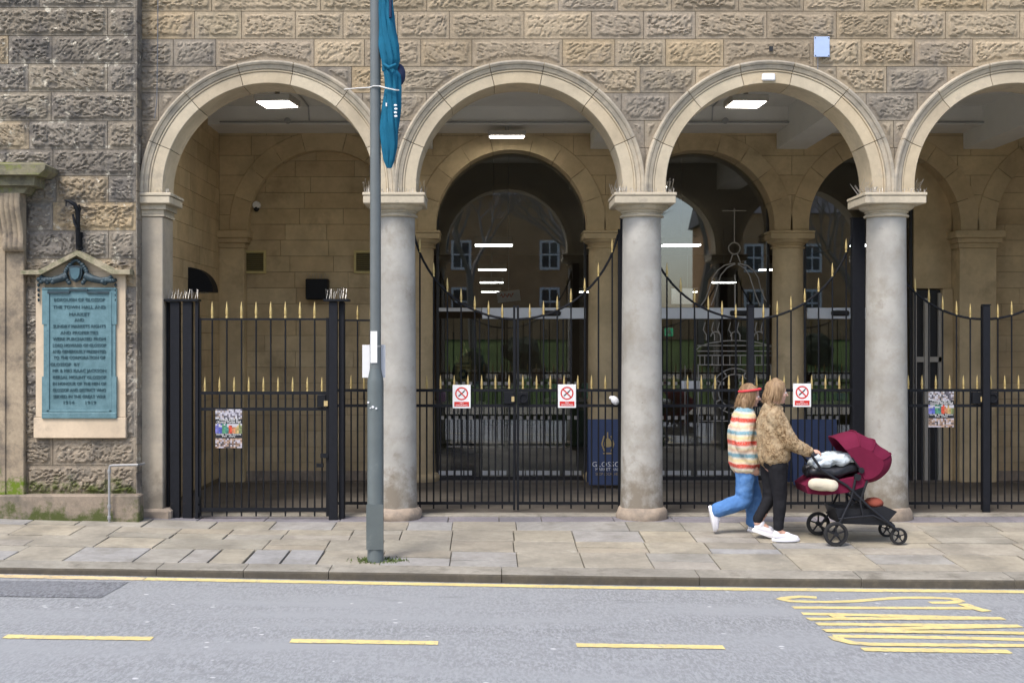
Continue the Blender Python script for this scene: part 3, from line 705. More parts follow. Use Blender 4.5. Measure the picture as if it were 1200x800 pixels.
# ================================================================== COVERED WALK: side wall, ceiling, inner arcade
YI = 4.667
mb = MB(); 
side = thing('side_wall', 'brown smooth sandstone wall closing the left end of the covered walk', 'wall', (-4.2, 2.6, 0))
mb = MB(); mb.box(-4.6, -4.10, .30, 5.4, -.2, 5.7); mb.build('wall_core', M['inner_core'], side)
rnd = random.Random(3)
for i in range(22):
    z0 = -.03+i*.243; z1 = min(z0+.243, 5.455); y = .4-rnd.uniform(0, .5)
    while y < 4.7:
        L = rnd.uniform(.55, .95); y1 = min(y+L, 4.9); mb = MB(); mb.box(-4.105, -4.082+rnd.uniform(-.002, .002), max(y, .31)+.003, y1-.003, z0+.003, z1-.003); mb.build('stone_block', M['inner'], side); y = y1
ceil = group_root('ceiling', (3, 2.5, 5.455))
mb = MB(); mb.box(-4.095, 10.6, .44, YI+.55, 5.455, 5.62); mb.build('ceiling_slab', M['plaster'], ceil)
mb = MB(); mb.box(-4.092, 10.55, 3.93, YI-.006, 5.19, 5.456); mb.build('edge_beam', M['plaster2'], ceil)
for cx in COLX:
    mb = MB(); mb.box(cx-.225, cx+.225, .452, YI-.008, 4.95, 5.458); mb.build('cross_beam', M['plaster'], ceil)
mb = MB(); mb.tube([(-3.9, 3.88, 5.22), (10, 3.88, 5.22)], .014, 6); o = mb.build('conduit', M['galv'], ceil)
mb = MB(); mb.tube([(-2.6, 1.0, 5.43), (-2.6, 3.8, 5.43), (-2.6, 3.88, 5.24)], .012, 6); mb.tube([(3.25, 1.0, 5.43), (3.25, 3.8, 5.43), (3.25, 3.88, 5.24)], .012, 6); mb.build('conduit', M['galv'], ceil)
for px in (336, 851): 
    mb = MB(); mb.lathe((PX(px, 3.8), 3.86, 5.235), [(.045, .02), (.045, -.02)], 14, axis='y'); mb.build('junction_box', M['galv'], ceil)

inner = thing('inner_arcade', 'brown inner row of round arches on sandstone columns at the back of the covered walk', 'arcade', (1.7, YI+.2, -.1))
IARCH = [(-2.49, 3.79, 1.15), (.355, 3.79, 1.15), (3.19, 3.79, 1.15), (6.015, 3.79, 1.15), (8.85, 3.79, 1.15)]
mb = MB(); arch_wall(mb, -4.085, 10.5, YI+.02, YI+.45, 5.5, [(a, z, r+.06) for a, z, r in IARCH], 3.70)
mb.build('wall_core', M['inner_core'], inner)
rnd = random.Random(11)
for i in range(6):
    z1 = 5.455-i*.30; z0 = z1-.30; x = -4.08-rnd.uniform(0, .3)
    while x < 10.4:
        L = rnd.uniform(.6, 1.05); xa = max(x, -4.08); x += L
        if x-xa < .1: continue
        near = [A for A in IARCH if xa < A[0]+A[2]+.3 and x > A[0]-A[2]-.3]
        ashlar_block('stone_block', xa, x, max(z0, 3.715), z1, YI, M['inner'], inner, near, .22)
IPROF = [(0, YI+.45), (0, YI-.012), (.004, YI-.016), (.276, YI-.016), (.28, YI-.012), (.28, YI+.05), (.09, YI+.05), (.09, YI+.45)]
ICUT = [0, 18, 38, 57, 76, 104, 123, 142, 162, 180]
for (ax, az, r) in IARCH:
    for a0, a1 in zip(ICUT[:-1], ICUT[1:]):
        st = az-3.712; voussoir('voussoir', ax, az, r, IPROF, R(a0), R(a1), st if a0 == 0 else 0, st if a1 == 180 else 0, M['inner'], inner, n=6)
for i, cx in enumerate(COLX[:3]): column(cx, YI+.23, inner, M['inner'], M['inner'], M['inner'], zb=-.1, r=.245, flat=.33, sp=False, seed=30+i)
for (xa, xb) in ((-4.08, -3.70), (7.15, 7.71)):
    mb = MB(); mb.box(xa, xb, YI-.01, YI+.46, -.1, 3.45, bev=.008); p = mb.build('pier', M['inner'], inner)
    mb = MB(); mb.box(xa-.02, xb+.02, YI-.03, YI+.47, 3.452, 3.53); mb.box(xa-.05, xb+.06, YI-.07, YI+.48, 3.532, 3.60); mb.box(xa-.09, xb+.10, YI-.11, YI+.49, 3.602, 3.7105, bev=.008); mb.build('capital', M['inner'], p)
# walled-up bays at both ends: real coursed blocks set back inside the arch
YB = YI+.19
for (x0, x1) in ((-3.698, -1.30), (7.72, 10.4)):
    mb = MB(); mb.box(x0, x1, YB+.028, YB+.25, -.2, 5.0); mb.build('infill_core', M['inner_core'], inner)
    for i in range(21):
        z0 = -.06+i*.243; z1 = z0+.243; x = x0-rnd.uniform(0, .6)
        while x < x1:
            L = rnd.uniform(.6, 1.1); xa, xb = max(x, x0), min(x+L, x1); x += L
            if xb-xa < .05: continue
            mb = MB(); mb.box(xa+.003, xb-.003, YB+rnd.uniform(-.002, .002), YB+.03, z0+.003, z1-.003); mb.build('infill_block', M['inner'], inner)
    mb = MB(); mb.box(x0, x1, YB-.06, YB, -.1, .06, bev=.01); mb.build('skirting', M['base'], inner)
# side fittings of the left bay
def vent(px):
    y = YB-.012; x, z = PX(px, YB), PZ(307, YB)
    t = thing('wall_vent', 'louvred air vent with ochre frame on the back wall, '+('left one of the pair' if px < 350 else 'partly hidden behind the lamp post'), 'air vent', (x, y, z-.17), 'ochre vents on the back wall')
    mb = MB()
    for (a, b, c, e) in ((-.17, .17, .14, .175), (-.17, .17, -.175, -.14), (-.17, -.135, -.139, .139), (.135, .17, -.139, .139)): mb.box(x+a, x+b, y-.03, y+.012, z+c, z+e)
    mb.build('frame', M['vent'], t)
    mb = MB(); mb.box(x-.134, x+.134, y+.002, y+.01, z-.139, z+.139); mb.build('backing', M['black'], t)
    for i in range(9):
        mb = MB(); zz = z-.125+i*.031; mb.obox((x, y-.012, zz), (.133, 0, 0), (0, .012, -.009), (0, .002, .003)); mb.build('slat', M['vent_slat'], t)
vent(299); vent(428)
y = YB-.05; x, z = PX(301, y), PZ(243, y); t = thing('dome_camera', 'small white dome camera on the back wall of the left bay', 'security camera', (x, y, z-.07))
mb = MB(); mb.lathe((x, YB, z+.03), [(.05, 0), (.06, -.03), (.06, -.10), (.05, -.12)], 18, axis='y'); mb.build('housing', M['label_white'], t, smooth=40)
mb = MB(); mb.ell((x, YB-.08, z-.02), (.045, .045, .05)); mb.build('dome', M['black'], t, smooth=60)
y = YB-.13; x0, x1, z0, z1 = PX(359, y), PX(385, y), PZ(351, y), PZ(327, y)
t = thing('wall_box', 'black square box with bird spikes on top mounted on the back wall', 'box', ((x0+x1)/2, y, z0))
mb = MB(); mb.box(x0, x1, y-.1, YB, z0, z1, bev=.012); mb.build('casing', M['iron'], t); spikes(t, x0, x1, y-.08, y+.05, z1, 9, .09, 5)
# hooded lamp on the side wall: quarter drum
k = 2.75; z0 = PZ(342, k); rr = .335
t = thing('hooded_wall_lamp', 'black quarter round hooded lamp on the left side wall', 'wall lamp', (-4.08, k, z0))
arc = [(-4.082, z0), (-4.082, z0+rr)]+[(-4.082+rr*1.02*math.sin(R(a)), z0+rr*math.cos(R(a))) for a in range(6, 91, 7)]
mb = MB(); mb.prism(arc, k-.02, k+.3); mb.build('hood', M['iron'], t)
mb = MB(); mb.box(-4.07, -3.86, k+.03, k+.25, z0-.012, z0-.002); mb.build('diffuser', M['lampbody'], t)

# ceiling lamps of the covered walk
def panel_lamp(px, py, y, w, dpt, rz, label, drop):
    x, z = PX(px, y), PZ(py, y)
    t = thing('ceiling_lamp', label, 'ceiling lamp', (x, y, z), 'lit panel lamps of the covered walk')
    def rot(a, b): return (x+a*math.cos(rz)-b*math.sin(rz), y+a*math.sin(rz)+b*math.cos(rz))
    def rb(w, d, z0, z1):
        m = MB(); ps = [rot(a, b) for a, b in ((-w, -d), (w, -d), (w, d), (-w, d))]
        m.add([(p[0], p[1], z0) for p in ps]+[(p[0], p[1], z1) for p in ps], [(0, 3, 2, 1), (4, 5, 6, 7), (0, 1, 5, 4), (1, 2, 6, 5), (2, 3, 7, 6), (3, 0, 4, 7)]); return m
    rb(w+.015, dpt+.015, z-.004, z+.075).build('casing', M['lampbody'], t); rb(w-.012, dpt-.012, z-.010, z-.0045).build('diffuser', M['lit'], t)
    m = MB(); m.tube([(x, y, z+.075), (x, y, drop)], .03, 8); m.build('stem', M['lampbody'], t)
panel_lamp(325, 122, 1.0, .205, .21, R(-8), 'lit square ceiling lamp under the first arch above the single gate', 5.455)
panel_lamp(594, 160, 4.1, .26, .10, 0, 'lit slim ceiling lamp under the second arch', 5.19)
panel_lamp(874, 122, 1.0, .205, .21, R(3), 'lit square ceiling lamp under the third arch', 5.455)

# ------------------------------------------------------------------ glazed screens in the three open bays
YG = YI+.34
def glass_screen(label, x0, x1, head0, head1, cen, mulls):
    t = thing('glass_screen', label, 'glass entrance', ((x0+x1)/2, YG, -.1), 'glazed entrance screens behind the inner arches')
    mb = MB(); zt = 4.95
    mb.box(x0, x1, YG, YG+.012, 2.56, zt); mb.build('fanlight_pane', M['glass'], t)
    ed = [x0]+mulls+[x1]
    for a, b in zip(ed[:-1], ed[1:]):
        mb = MB(); mb.box(a+.012, b-.012, YG, YG+.012, -.04, 2.395); mb.build('pane', M['glass'], t)
        for zz, w, hh in ((1.39, .055, .05), (.86, .06, .055)):
            n = int((b-a-.1)/.11); m = MB()
            for i in range(n): m.box(a+.06+i*.11, a+.06+i*.11+w, YG-.003, YG-.001, zz-hh/2, zz+hh/2)
            if n > 0: m.build('marker_strip', M['film_dim'], t)
        m = MB(); n = int((b-a-.06)/.135)
        for i in range(n): m.box(a+.03+i*.135, a+.03+i*.135+.115, YG-.006, YG-.001, -.025, .045)
        m.build('kick_strip', M['film'], t)
    for a in mulls:
        mb = MB(); mb.box(a-.011, a+.011, YG-.02, YG+.03, -.1, 2.395); mb.build('mullion', M['frame'], t)
    for a in (x0+.02, x1-.02):
        mb = MB(); mb.box(a-.02, a+.02, YG-.02, YG+.03, -.1, zt-.3); mb.build('jamb', M['frame'], t)
    mb = MB(); mb.box(x0+.03, x1-.03, YG-.015, YG+.03, -.105, -.045); mb.build('sill', M['frame'], t)
    mb = MB(); mb.box(x0+.03, head0-.01, YG-.015, YG+.03, 2.50, 2.555); mb.build('transom', M['film'], t)
    mb = MB(); mb.box(head0, head1, YG-.11, YG+.05, 2.385, 2.553, bev=.006); h = mb.build('door_header', M['alu'], t)
    mb = MB(); c = cen; mb.box(c-.14, c+.14, YG-.16, YG-.112, 2.43, 2.51, bev=.02); mb.build('door_sensor', M['black'], h)
    return t
s2 = glass_screen('glass entrance screen with sliding doors behind the second arch', -.80, 1.52, PX(565, YG), 1.50, PX(646, YG), [PX(562, YG), PX(604, YG), PX(660, YG)])
s3 = glass_screen('glass entrance screen with a white tower drawing behind the third arch', 2.04, 4.34, 2.07, 4.32, PX(864, YG), [PX(815, YG), PX(862, YG)])
s4 = glass_screen('glass entrance screen behind the fourth arch beside a stone side door', 4.87, 6.55, 4.90, 6.2, 5.4, [5.6])
# white line drawing of the town hall clock turret on the glass
def zz7(u, v): return 780+u*.1875, 230+v*.1875
def zz8(u, v): return 780+u*.175, 360+v*.175
mb = MB(); gy = YG-.008
def stroke(pts, f, r=.0095):
    mb.tube([(PX(f(u, v)[0], gy), gy, PZ(f(u, v)[1], gy)) for u, v in pts], r, 5)
def circ(c, r, f, a0=0, a1=360, n=24, rr=.0095):
    stroke([(c[0]+r*math.cos(R(a0+(a1-a0)*i/n)), c[1]-r*math.sin(R(a0+(a1-a0)*i/n))) for i in range(n+1)], f, rr)
stroke([(355, 90), (505, 90)], zz7, .007); stroke([(430, 75), (430, 290)], zz7, .007); circ((430, 325), 36, zz7)
stroke([(420, 360), (402, 415)], zz7); stroke([(448, 360), (468, 415)], zz7)
stroke([(432, 418), (370, 430), (325, 462), (293, 510), (272, 580), (250, 640), (215, 690)], zz7); stroke([(436, 422), (385, 445), (345, 492), (325, 560), (308, 620), (285, 680)], zz7)
stroke([(452, 418), (510, 432), (552, 466), (580, 510), (594, 575), (620, 640), (655, 690)], zz7); stroke([(452, 424), (492, 448), (525, 495), (545, 560), (565, 620), (592, 685)], zz7)
stroke([(434, 490), (434, 750)], zz7, .012)
for u in (265, 320, 360, 435, 490, 610, 650):
    stroke([(u, 100), (u-12, 150), (u+8, 185), (u+8, 222)], zz8)
circ((335, 195), 32, zz8, 0, 180, 10); circ((468, 195), 32, zz8, 0, 180, 10); circ((625, 195), 32, zz8, 0, 180, 10)
stroke([(205, 285), (225, 265), (290, 240), (390, 225), (480, 222), (580, 228), (660, 245), (715, 268), (722, 285)], zz8)
for v in (256, 293, 322, 385): stroke([(212, v), (716, v)], zz8)
for u in (230, 262, 312, 352, 386, 430, 500, 548, 600, 645, 690): stroke([(u, 325), (u, 383)], zz8, .008)
circ((465, 560), 152, zz8); circ((465, 560), 112, zz8); stroke([(218, 385), (218, 790)], zz8); stroke([(706, 385), (706, 790)], zz8)
for a in range(0, 360, 30): stroke([(465+118*math.cos(R(a)), 560+118*math.sin(R(a))), (465+144*math.cos(R(a)), 560+144*math.sin(R(a)))], zz8, .012)
stroke([(130, 30+360), (130, 1140)], zz8, .006); stroke([(218, 760), (440, 760)], zz8, .008)
mb.build('tower_drawing', M['film_dim'], s3)
# stone jamb and dark side door in the fourth bay
side_door = thing('side_door', 'dark glazed side door with grey frame and stone lintel beside the right hand pier', 'door', (6.85, YG, -.1))
mb = MB(); mb.box(6.56, 7.14, YG-.05, YG+.2, PZ(338, YG), 4.9); mb.build('stone_panel', M['inner'], side_door)
mb = MB(); mb.box(6.99, 7.14, YG-.1, YG+.2, -.1, PZ(338.5, YG)); mb.build('jamb', M['inner'], side_door)
mb = MB(); mb.box(6.56, 6.60, YG-.06, YG+.1, -.1, 2.84); mb.box(6.72, 6.80, YG-.07, YG+.06, -.1, 2.7); mb.box(6.60, 6.985, YG-.05, YG+.06, 1.72, 1.80); mb.box(6.94, 6.987, YG-.05, YG+.06, -.1, 2.78); mb.build('door_frame', M['lampbody'], side_door)
mb = MB(); mb.box(6.60, 6.985, YG+.0, YG+.03, -.1, 2.83); mb.build('door_leaf', M['frame'], side_door)

# ------------------------------------------------------------------ market hall behind the glass
mb = MB(); mb.box(-4.6, 12, YI+.0, 32, -.35, -.1); struct(mb.build('hall_floor', M['hall_floor']))
mb = MB(); mb.box(-4.6, 12, YI+.46, 32, 5.30, 5.6); struct(mb.build('hall_ceiling', M['hall_ceil']))
mb = MB(); mb.box(-4.6, 12, 32, 32.3, -.1, 5.3); struct(mb.build('hall_back_wall', M['hall_wall']))
mb = MB(); mb.box(-4.9, -4.6, YI+.5, 32, -.1, 5.6); struct(mb.build('hall_side_wall', M['hall_wall']))
mb = MB(); mb.box(12, 12.3, .3, 32, -.1, 5.6); struct(mb.build('hall_side_wall', M['hall_wall']))
mb = MB(); mb.box(10.5, 10.9, .44, 5.2, -.1, 5.6); struct(mb.build('corridor_end_wall', M['inner']))
def hall_lamp_label(rx, yy):
    row = {.10: 'behind the second arch', 3.45: 'beside the tower drawing', 6.8: 'behind the third column'}[rx]
    return {8.0: 'nearest', 15.3: 'second nearest', 21.5: 'third nearest', 28.0: 'farthest'}[yy]+' lit hanging lamp in the hall row '+row
for rx in (.10, 3.45, 6.8):
    for yy in (8.0, 15.3, 21.5, 28.0):
        t = thing('hall_lamp', hall_lamp_label(rx, yy), 'hanging lamp', (rx, yy, 3.76), 'hanging lamps in the market hall')
        mb = MB(); mb.box(rx-.33, rx+.33, yy-.14, yy+.14, 3.745, 3.765); mb.build('diffuser', M['lit_hall'], t)
        mb = MB(); mb.box(rx-.34, rx+.34, yy-.15, yy+.15, 3.766, 3.90); mb.build('casing', M['lampbody'], t)
        mb = MB(); mb.tube([(rx+.0, yy, 3.9), (rx, yy, 5.3)], .006, 5); mb.build('cord', M['galv'], t)
# ornate gilt clock on a stand just behind the second screen
cx, cy = PX(543, 5.6), 5.6
ck = thing('gilt_clock', 'ornate gilt mantel clock on a dark pedestal behind the glass of the second arch', 'clock', (cx, cy, -.1))
s_ = SC(cy); 
mb = MB(); mb.box(cx-.20, cx+.20, cy-.18, cy+.18, -.1, PZ(452, cy), bev=.01); mb.build('pedestal', M['frame'], ck)
z0 = PZ(452, cy); mb = MB()
mb.box(cx-.13, cx+.13, cy-.1, cy+.1, z0+.001, z0+.07, bev=.01); mb.box(cx-.11, cx+.11, cy-.08, cy+.08, z0+.072, z0+.30, bev=.015); mb.box(cx-.13, cx+.13, cy-.09, cy+.09, z0+.302, z0+.35, bev=.01)
for s in (-1, 1): mb.lathe((cx+s*.115, cy-.08, z0+.07), [(.022, 0), (.014, .03), (.014, .2), (.022, .23)], 8); mb.lathe((cx+s*.11, cy-.06, z0+.35), [(.02, 0), (.03, .03), (.012, .08), (.004, .13)], 8)
mb.box(cx-.09, cx+.09, cy-.07, cy+.07, z0+.352, z0+.48, bev=.02); mb.lathe((cx, cy, z0+.48), [(.08, 0), (.075, .05), (.05, .1), (.02, .13), (.03, .17), (.004, .24)], 14)
body = mb.build('case', M['gold'], ck)
mb = MB(); mb.lathe((cx, cy-.082, z0+.19), [(.075, 0), (.075, -.012), (.06, -.016)], 20, axis='y'); mb.build('dial', M['black'], ck)
mb = MB(); mb.lathe((cx, cy-.10, z0+.19), [(.03, .004), (.03, -.002)], 14, axis='y'); mb.build('dial_centre', M['gold'], ck)
# hanging sign board inside, green exit sign, notice
y = 6.4; mb = MB(); x, z = PX(596, y), PZ(347, y)
mb.obox((x, y, z), (.19, 0, .02), (0, .012, 0), (-.012, 0, .09)); o = mb.build('hanging_sign', M['white']); tag(o, 'white hanging sign board with red lettering inside the hall', 'sign')
mb = MB(); mb.tube([(x-.14+.02*i, y-.016-.0*i, z+.035*math.sin(i*1.9)+.002*i) for i in range(12)], .010, 5); mb.build('red_scrawl', M['red'], o)
mb = MB(); mb.tube([(x, y, z+.09), (x, y, 5.3)], .006, 5); mb.build('rod', M['galv'], o)
y = 7.5; mb = MB(); x, z = PX(784, y), PZ(389, y); mb.box(x-.075, x+.075, y, y+.03, z-.07, z+.07, bev=.01); o = mb.build('exit_sign', emit_mat('green_exit_light', (.02, .30, .14), .35)); tag(o, 'small lit green running man exit sign inside the hall', 'exit sign')
mb = MB(); 
mb.ell((x+.01, y-.004, z+.045), (.016, .004, .016)); mb.obox((x, y-.004, z+.005), (.012, 0, .022), (0, .003, 0), (-.022, 0, .012)); mb.obox((x-.03, y-.004, z-.04), (.03, 0, .012), (0, .003, 0), (-.004, 0, .01)); mb.obox((x+.03, y-.004, z-.03), (.012, 0, .03), (0, .003, 0), (-.01, 0, .004))
mb.build('running_figure', M['label_white'], o)
gy = YG-.004; mb = MB(); mb.box(PX(798, gy), PX(820, gy), gy-.002, gy, PZ(456, gy), PZ(446, gy)); tag(mb.build('paper_notice', M['white']), 'white paper notice stuck on the glass door behind the third arch', 'notice')
y = 8.8; mb = MB(); mb.box(PX(787, y), PX(812, y), y, y+.05, PZ(356, y), PZ(338, y)); tag(mb.build('hanging_board', M['white']), 'plain white hanging board inside the hall left of the tower drawing', 'board')
# market stalls inside (dark counters)
rnd = random.Random(21)
for (sx, sy, L, wh) in ((-1.2, 10, 2.2, 'near one seen behind the gilt clock'), (2.4, 11.5, 2.4, 'near one behind the second column'), (6.0, 10.5, 2.4, 'near one behind the third column'), (9.2, 14, 2.4, 'farthest right of all'), (.6, 18, 3.0, 'far one behind the second arch gate'), (4.6, 19, 2.6, 'far one behind the third arch')):
    t = thing('market_stall', 'dark market stall counter inside the hall, '+wh, 'market stall', (sx, sy, -.1), 'market stalls inside the hall')
    mb = MB(); mb.box(sx-L/2, sx+L/2, sy-.4, sy+.4, -.1, .82); mb.build('counter', flat_mat('stall_board', (rnd.uniform(.08, .2), rnd.uniform(.06, .12), .06), .6), t)
    mb = MB(); mb.box(sx-L/2-.05, sx+L/2+.05, sy-.45, sy+.45, .821, .87); mb.build('top', M['lampbody'], t)
    for s in (-1, 1):
        mb = MB(); mb.box(sx+s*L/2-.03, sx+s*L/2+.03, sy-.03, sy+.03, .871, 2.3); mb.build('post', M['frame'], t)
    for i in range(7):
        w = rnd.uniform(.08, .16); h = rnd.uniform(.1, .35); xx = sx-L/2+.2+i*(L-.4)/6
        mb = MB(); mb.box(xx-w, xx+w, sy-.2, sy+.2, .871, .871+h, bev=.02)
        mb.build('goods', flat_mat('goods_%d' % i, (rnd.uniform(.1, .6), rnd.uniform(.1, .5), rnd.uniform(.05, .4)), .6), t)

# ================================================================== GROUND
def sheet(name, xs, ys, zf, mat, kind='structure', dz=0):
    X = list(xs); Y = list(ys); mb = MB()
    vs = [(x, y, zf(x, y)+dz) for x in X for y in Y]; n = len(Y)
    fs = [(i*n+j, (i+1)*n+j, (i+1)*n+j+1, i*n+j+1) for i in range(len(X)-1) for j in range(n-1)]
    mb.add(vs, fs); o = mb.build(name, mat, None, smooth=40)
    return struct(o, kind)
xs = np.concatenate([np.linspace(-60, -9, 12), np.linspace(-8, 9, 60), np.linspace(10, 60, 12)])
sheet('ground', np.linspace(-400, 400, 9), np.linspace(-400, 400, 9), lambda x, y: -.9, M['moss'])
sheet('road', xs, np.linspace(-10.8, KERB+.01, 26), zroad, M['road'])
pave = sheet('pavement', xs, np.linspace(KERB+.25, .62, 14), lambda x, y: zpave(x, y)-.022, M['joint'])
mb = MB(); 
vs = [(x, y, -.0-.1*(y-.5)/4.2 if y > .5 else .0) for x in (-4.08, 10.5) for y in (.45, .75, 2, YI+.2)]
mb.add(vs, [(0, 4, 5, 1), (1, 5, 6, 2), (2, 6, 7, 3)]); struct(mb.build('corridor_floor', M['floor']))
mb = MB(); mb.box(-4.0, 9.2, .30, .52, -.05, .012, bev=.006); struct(mb.build('threshold', M['kerb']))
# flags: real stones, each its own
def flag_row(ya, yb, joints, mat, name, dz=0, skew=0, seedv=0):
    rnd = random.Random(seedv)
    for a, b in zip(joints[:-1], joints[1:]):
        g = .0025+rnd.uniform(0, .004) + (.006 if rnd.random() < .10 or b-a < .35 else 0); za = rnd.uniform(-.003, .004)+dz; tx = rnd.uniform(-.003, .003); ty = rnd.uniform(-.003, .003)
        y0 = ya+.006+rnd.uniform(0, .012); y1 = yb-.006-rnd.uniform(0, .012); x0, x1 = a+g, b-g
        if b-a > .5 and yb-ya > .45 and rnd.random() < .3:      # some are laid as two narrower flags
            ym = ya+(yb-ya)*rnd.uniform(.4, .6); flag_row(ya, ym, [a, b], mat, name, dz, skew, rnd.randrange(9999)); flag_row(ym, yb, [a, b], mat, name, dz, skew, rnd.randrange(9999)); continue
        n = max(3, int((b-a)/.25)+1); rim = []
        for i in range(n): rim.append((x0+(x1-x0)*i/(n-1), y0+rnd.uniform(-.004, .004)))
        for i in range(n): rim.append((x1-(x1-x0)*i/(n-1), y1+rnd.uniform(-.004, .004)))
        cx, cy = (x0+x1)/2, (y0+y1)/2; m = len(rim)
        def h(x, y): return zpave(x, y)+za+tx*(x-cx)/(b-a)*2+ty*(y-cy)*3
        v = []
        for s, dd in ((1.0, -.035), (1.0, -.004), (.985, .0)):
            for (x, y) in rim: v.append((cx+(x-cx)*s, cy+(y-cy)*s, h(x, y)+dd))
        f = [tuple(2*m+i for i in range(m))]
        for k in range(2):
            for i in range(m): j = (i+1) % m; f.append((k*m+i, k*m+j, k*m+m+j, k*m+m+i))
        mb = MB(); mb.add(v, f); mb.build(name, mat, pave)
def jpx(lst, y): return [PX(p, y) for p in lst]
def extend(js, lo, hi, L, rnd):
    js = list(js)
    while js[0] > lo: js.insert(0, js[0]-rnd.uniform(*L))
    while js[-1] < hi: js.append(js[-1]+rnd.uniform(*L))
    return js
rnd = random.Random(17)
flag_row(-.10, .44, extend(jpx([165, 232, 310, 398, 447, 525, 585, 635, 720, 790, 880, 960, 1050, 1120], 0), -3.7, 8, (.5, .8), rnd), M['slate'], 'slate_flag', -.004, seedv=1)
ROWS = [(-.62, -.105, [-20, 40, 96, 172, 250, 320, 392, 478, 530, 605, 735, 800, 872, 985, 1075, 1165], .36),
        (-1.20, -.62, [-40, 22, 92, 134, 206, 268, 334, 412, 470, 530, 602, 672, 752, 812, 884, 985, 1092, 1180], .9),
        (-1.74, -1.20, [-30, 38, 118, 186, 312, 384, 448, 528, 602, 676, 758, 830, 912, 1005, 1100, 1200], 1.5),
        (-2.425, -1.74, [-60, 20, 86, 166, 218, 252, 292, 334, 376, 448, 528, 606, 682, 762, 838, 930, 1025, 1120, 1210], 2.1)]
for i, (ya, yb, js, ym) in enumerate(ROWS):
    flag_row(ya, yb, extend(jpx(js, -ym), -9, 8.5, (.6, .95), rnd), M['flag'], 'flagstone', seedv=20+i)
kerb = group_root('kerb', (0, KERB, -.1))
js = extend([PX(p, KERB) for p in (-60, 183, 285, 385, 588, 820, 1010, 1190)], -14, 12, (1.0, 1.9), rnd)
for a, b in zip(js[:-1], js[1:]):
    n = 6; mb = MB(); g = .004; a2, b2 = a+g, b-g; ya, yb = KERB, -2.43; rn = [rnd.uniform(-.006, .006) for _ in range(n+1)]
    prof = lambda x, e: [(ya+e, zroad(x, KERB)-.08), (ya+e, zpave(x, KERB)-.022), (ya+.008+e, zpave(x, KERB)-.006), (ya+.028+e, zpave(x, KERB)), (yb, zpave(x, yb)+.001), (yb, zpave(x, yb)-.1)]
    vs = []
    for i in range(n+1):
        x = a2+(b2-a2)*i/n
        for (y, z) in prof(x, rn[i]): vs.append((x, y, z))
    fs = [tuple(range(6)), tuple(n*6+k for k in range(5, -1, -1))]
    for i in range(n):
        for k in range(6): j = (k+1) % 6; fs.append((i*6+k, i*6+j, i*6+6+j, i*6+6+k))
    mb.add(vs, fs)
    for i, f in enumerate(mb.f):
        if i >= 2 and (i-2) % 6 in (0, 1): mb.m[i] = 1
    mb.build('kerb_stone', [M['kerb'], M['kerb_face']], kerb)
# road paint
def strip(mb, pts, w, dz=.004):
    n = len(pts); P = [Vector((p[0], p[1], 0)) for p in pts]; vs = []
    for i in range(n):
        t = (P[min(i+1, n-1)]-P[max(i-1, 0)]).normalized(); q = Vector((-t.y, t.x, 0))*w/2
        for s in (-1, 1):
            p = P[i]+q*s*(1+random.uniform(-.14, .10)); vs.append((p.x, p.y, zroad(p.x, p.y)+dz))
    mb.add(vs, [(2*i, 2*i+2, 2*i+3, 2*i+1) for i in range(n-1)])
def dense(pts, st=.25):
    out = []
    for a, b in zip(pts[:-1], pts[1:]):
        n = max(1, int(math.hypot(b[0]-a[0], b[1]-a[1])/st))
        out += [(a[0]+(b[0]-a[0])*i/n, a[1]+(b[1]-a[1])*i/n) for i in range(n)]
    return out+[pts[-1]]
mb = MB(); strip(mb, [(x, -2.86) for x in np.linspace(PX(170, -2.86), 14, 400)], .14); struct(mb.build('kerb_line', M['yellow'], recalc=False))
mb = MB(); strip(mb, [(x, -2.86) for x in np.linspace(-14, PX(169, -2.86), 260)], .15); struct(mb.build('kerb_line', M['pale_yellow'], recalc=False))
for i in range(-3, 6):
    mb = MB(); x0 = -3.458+i*2.045; strip(mb, [(x, -5.2) for x in np.linspace(x0, x0+1.055, 36)], .115); struct(mb.build('bay_dash', M['yellow'], recalc=False))
def letter(strokes, w=.105):
    mb = MB()
    for i, s in enumerate(strokes): strip(mb, dense([on_road(*p) for p in s], .05), w, .004+.0015*i)
    struct(mb.build('road_letter', M['yellow'], recalc=False))
letter([[(957, 700), (938, 699), (920, 700.5), (916, 702), (928, 704.5), (970, 705.3), (1000, 704.5), (1035, 701.5), (1060, 700.3), (1095, 700.3), (1118, 701.5), (1124, 704), (1115, 706), (1090, 706.2)]], .10)
letter([[(929, 711.8), (1140, 712.6)], [(1128, 707.5), (1140, 712), (1157, 716.5)]])
letter([[(940, 719), (1010, 720.5), (1176, 724.8)], [(947, 725.6), (1000, 725.0), (1176, 724.6)], [(975, 719.8), (988, 725.4)]])
letter([[(957, 731), (1196, 733.4)], [(1196, 733.6), (1090, 735.8), (966, 739)], [(966, 739.2), (1230, 742.6)]])
letter([[(977, 745.3), (1100, 747), (1240, 750)], [(977, 745.5), (984, 749.5), (1000, 753.5), (1020, 755), (1100, 755.8), (1240, 757)]])
letter([[(1240, 749.8), (1252, 753), (1240, 757.2)]])
poly = [on_road(*p) for p in ((-60, 679.5), (151, 682), (118, 700.5), (-60, 698))]
mb = MB(); pts = []
for i in range(13):
    t = i/12; a = Vector(poly[0]).lerp(Vector(poly[1]), t); b = Vector(poly[3]).lerp(Vector(poly[2]), t)
    for p in (a, b): pts.append((p.x, p.y, zroad(p.x, p.y)+.004))
mb.add(pts, [(2*i, 2*i+1, 2*i+3, 2*i+2) for i in range(12)]); struct(mb.build('road_patch', M['patch'], recalc=False))

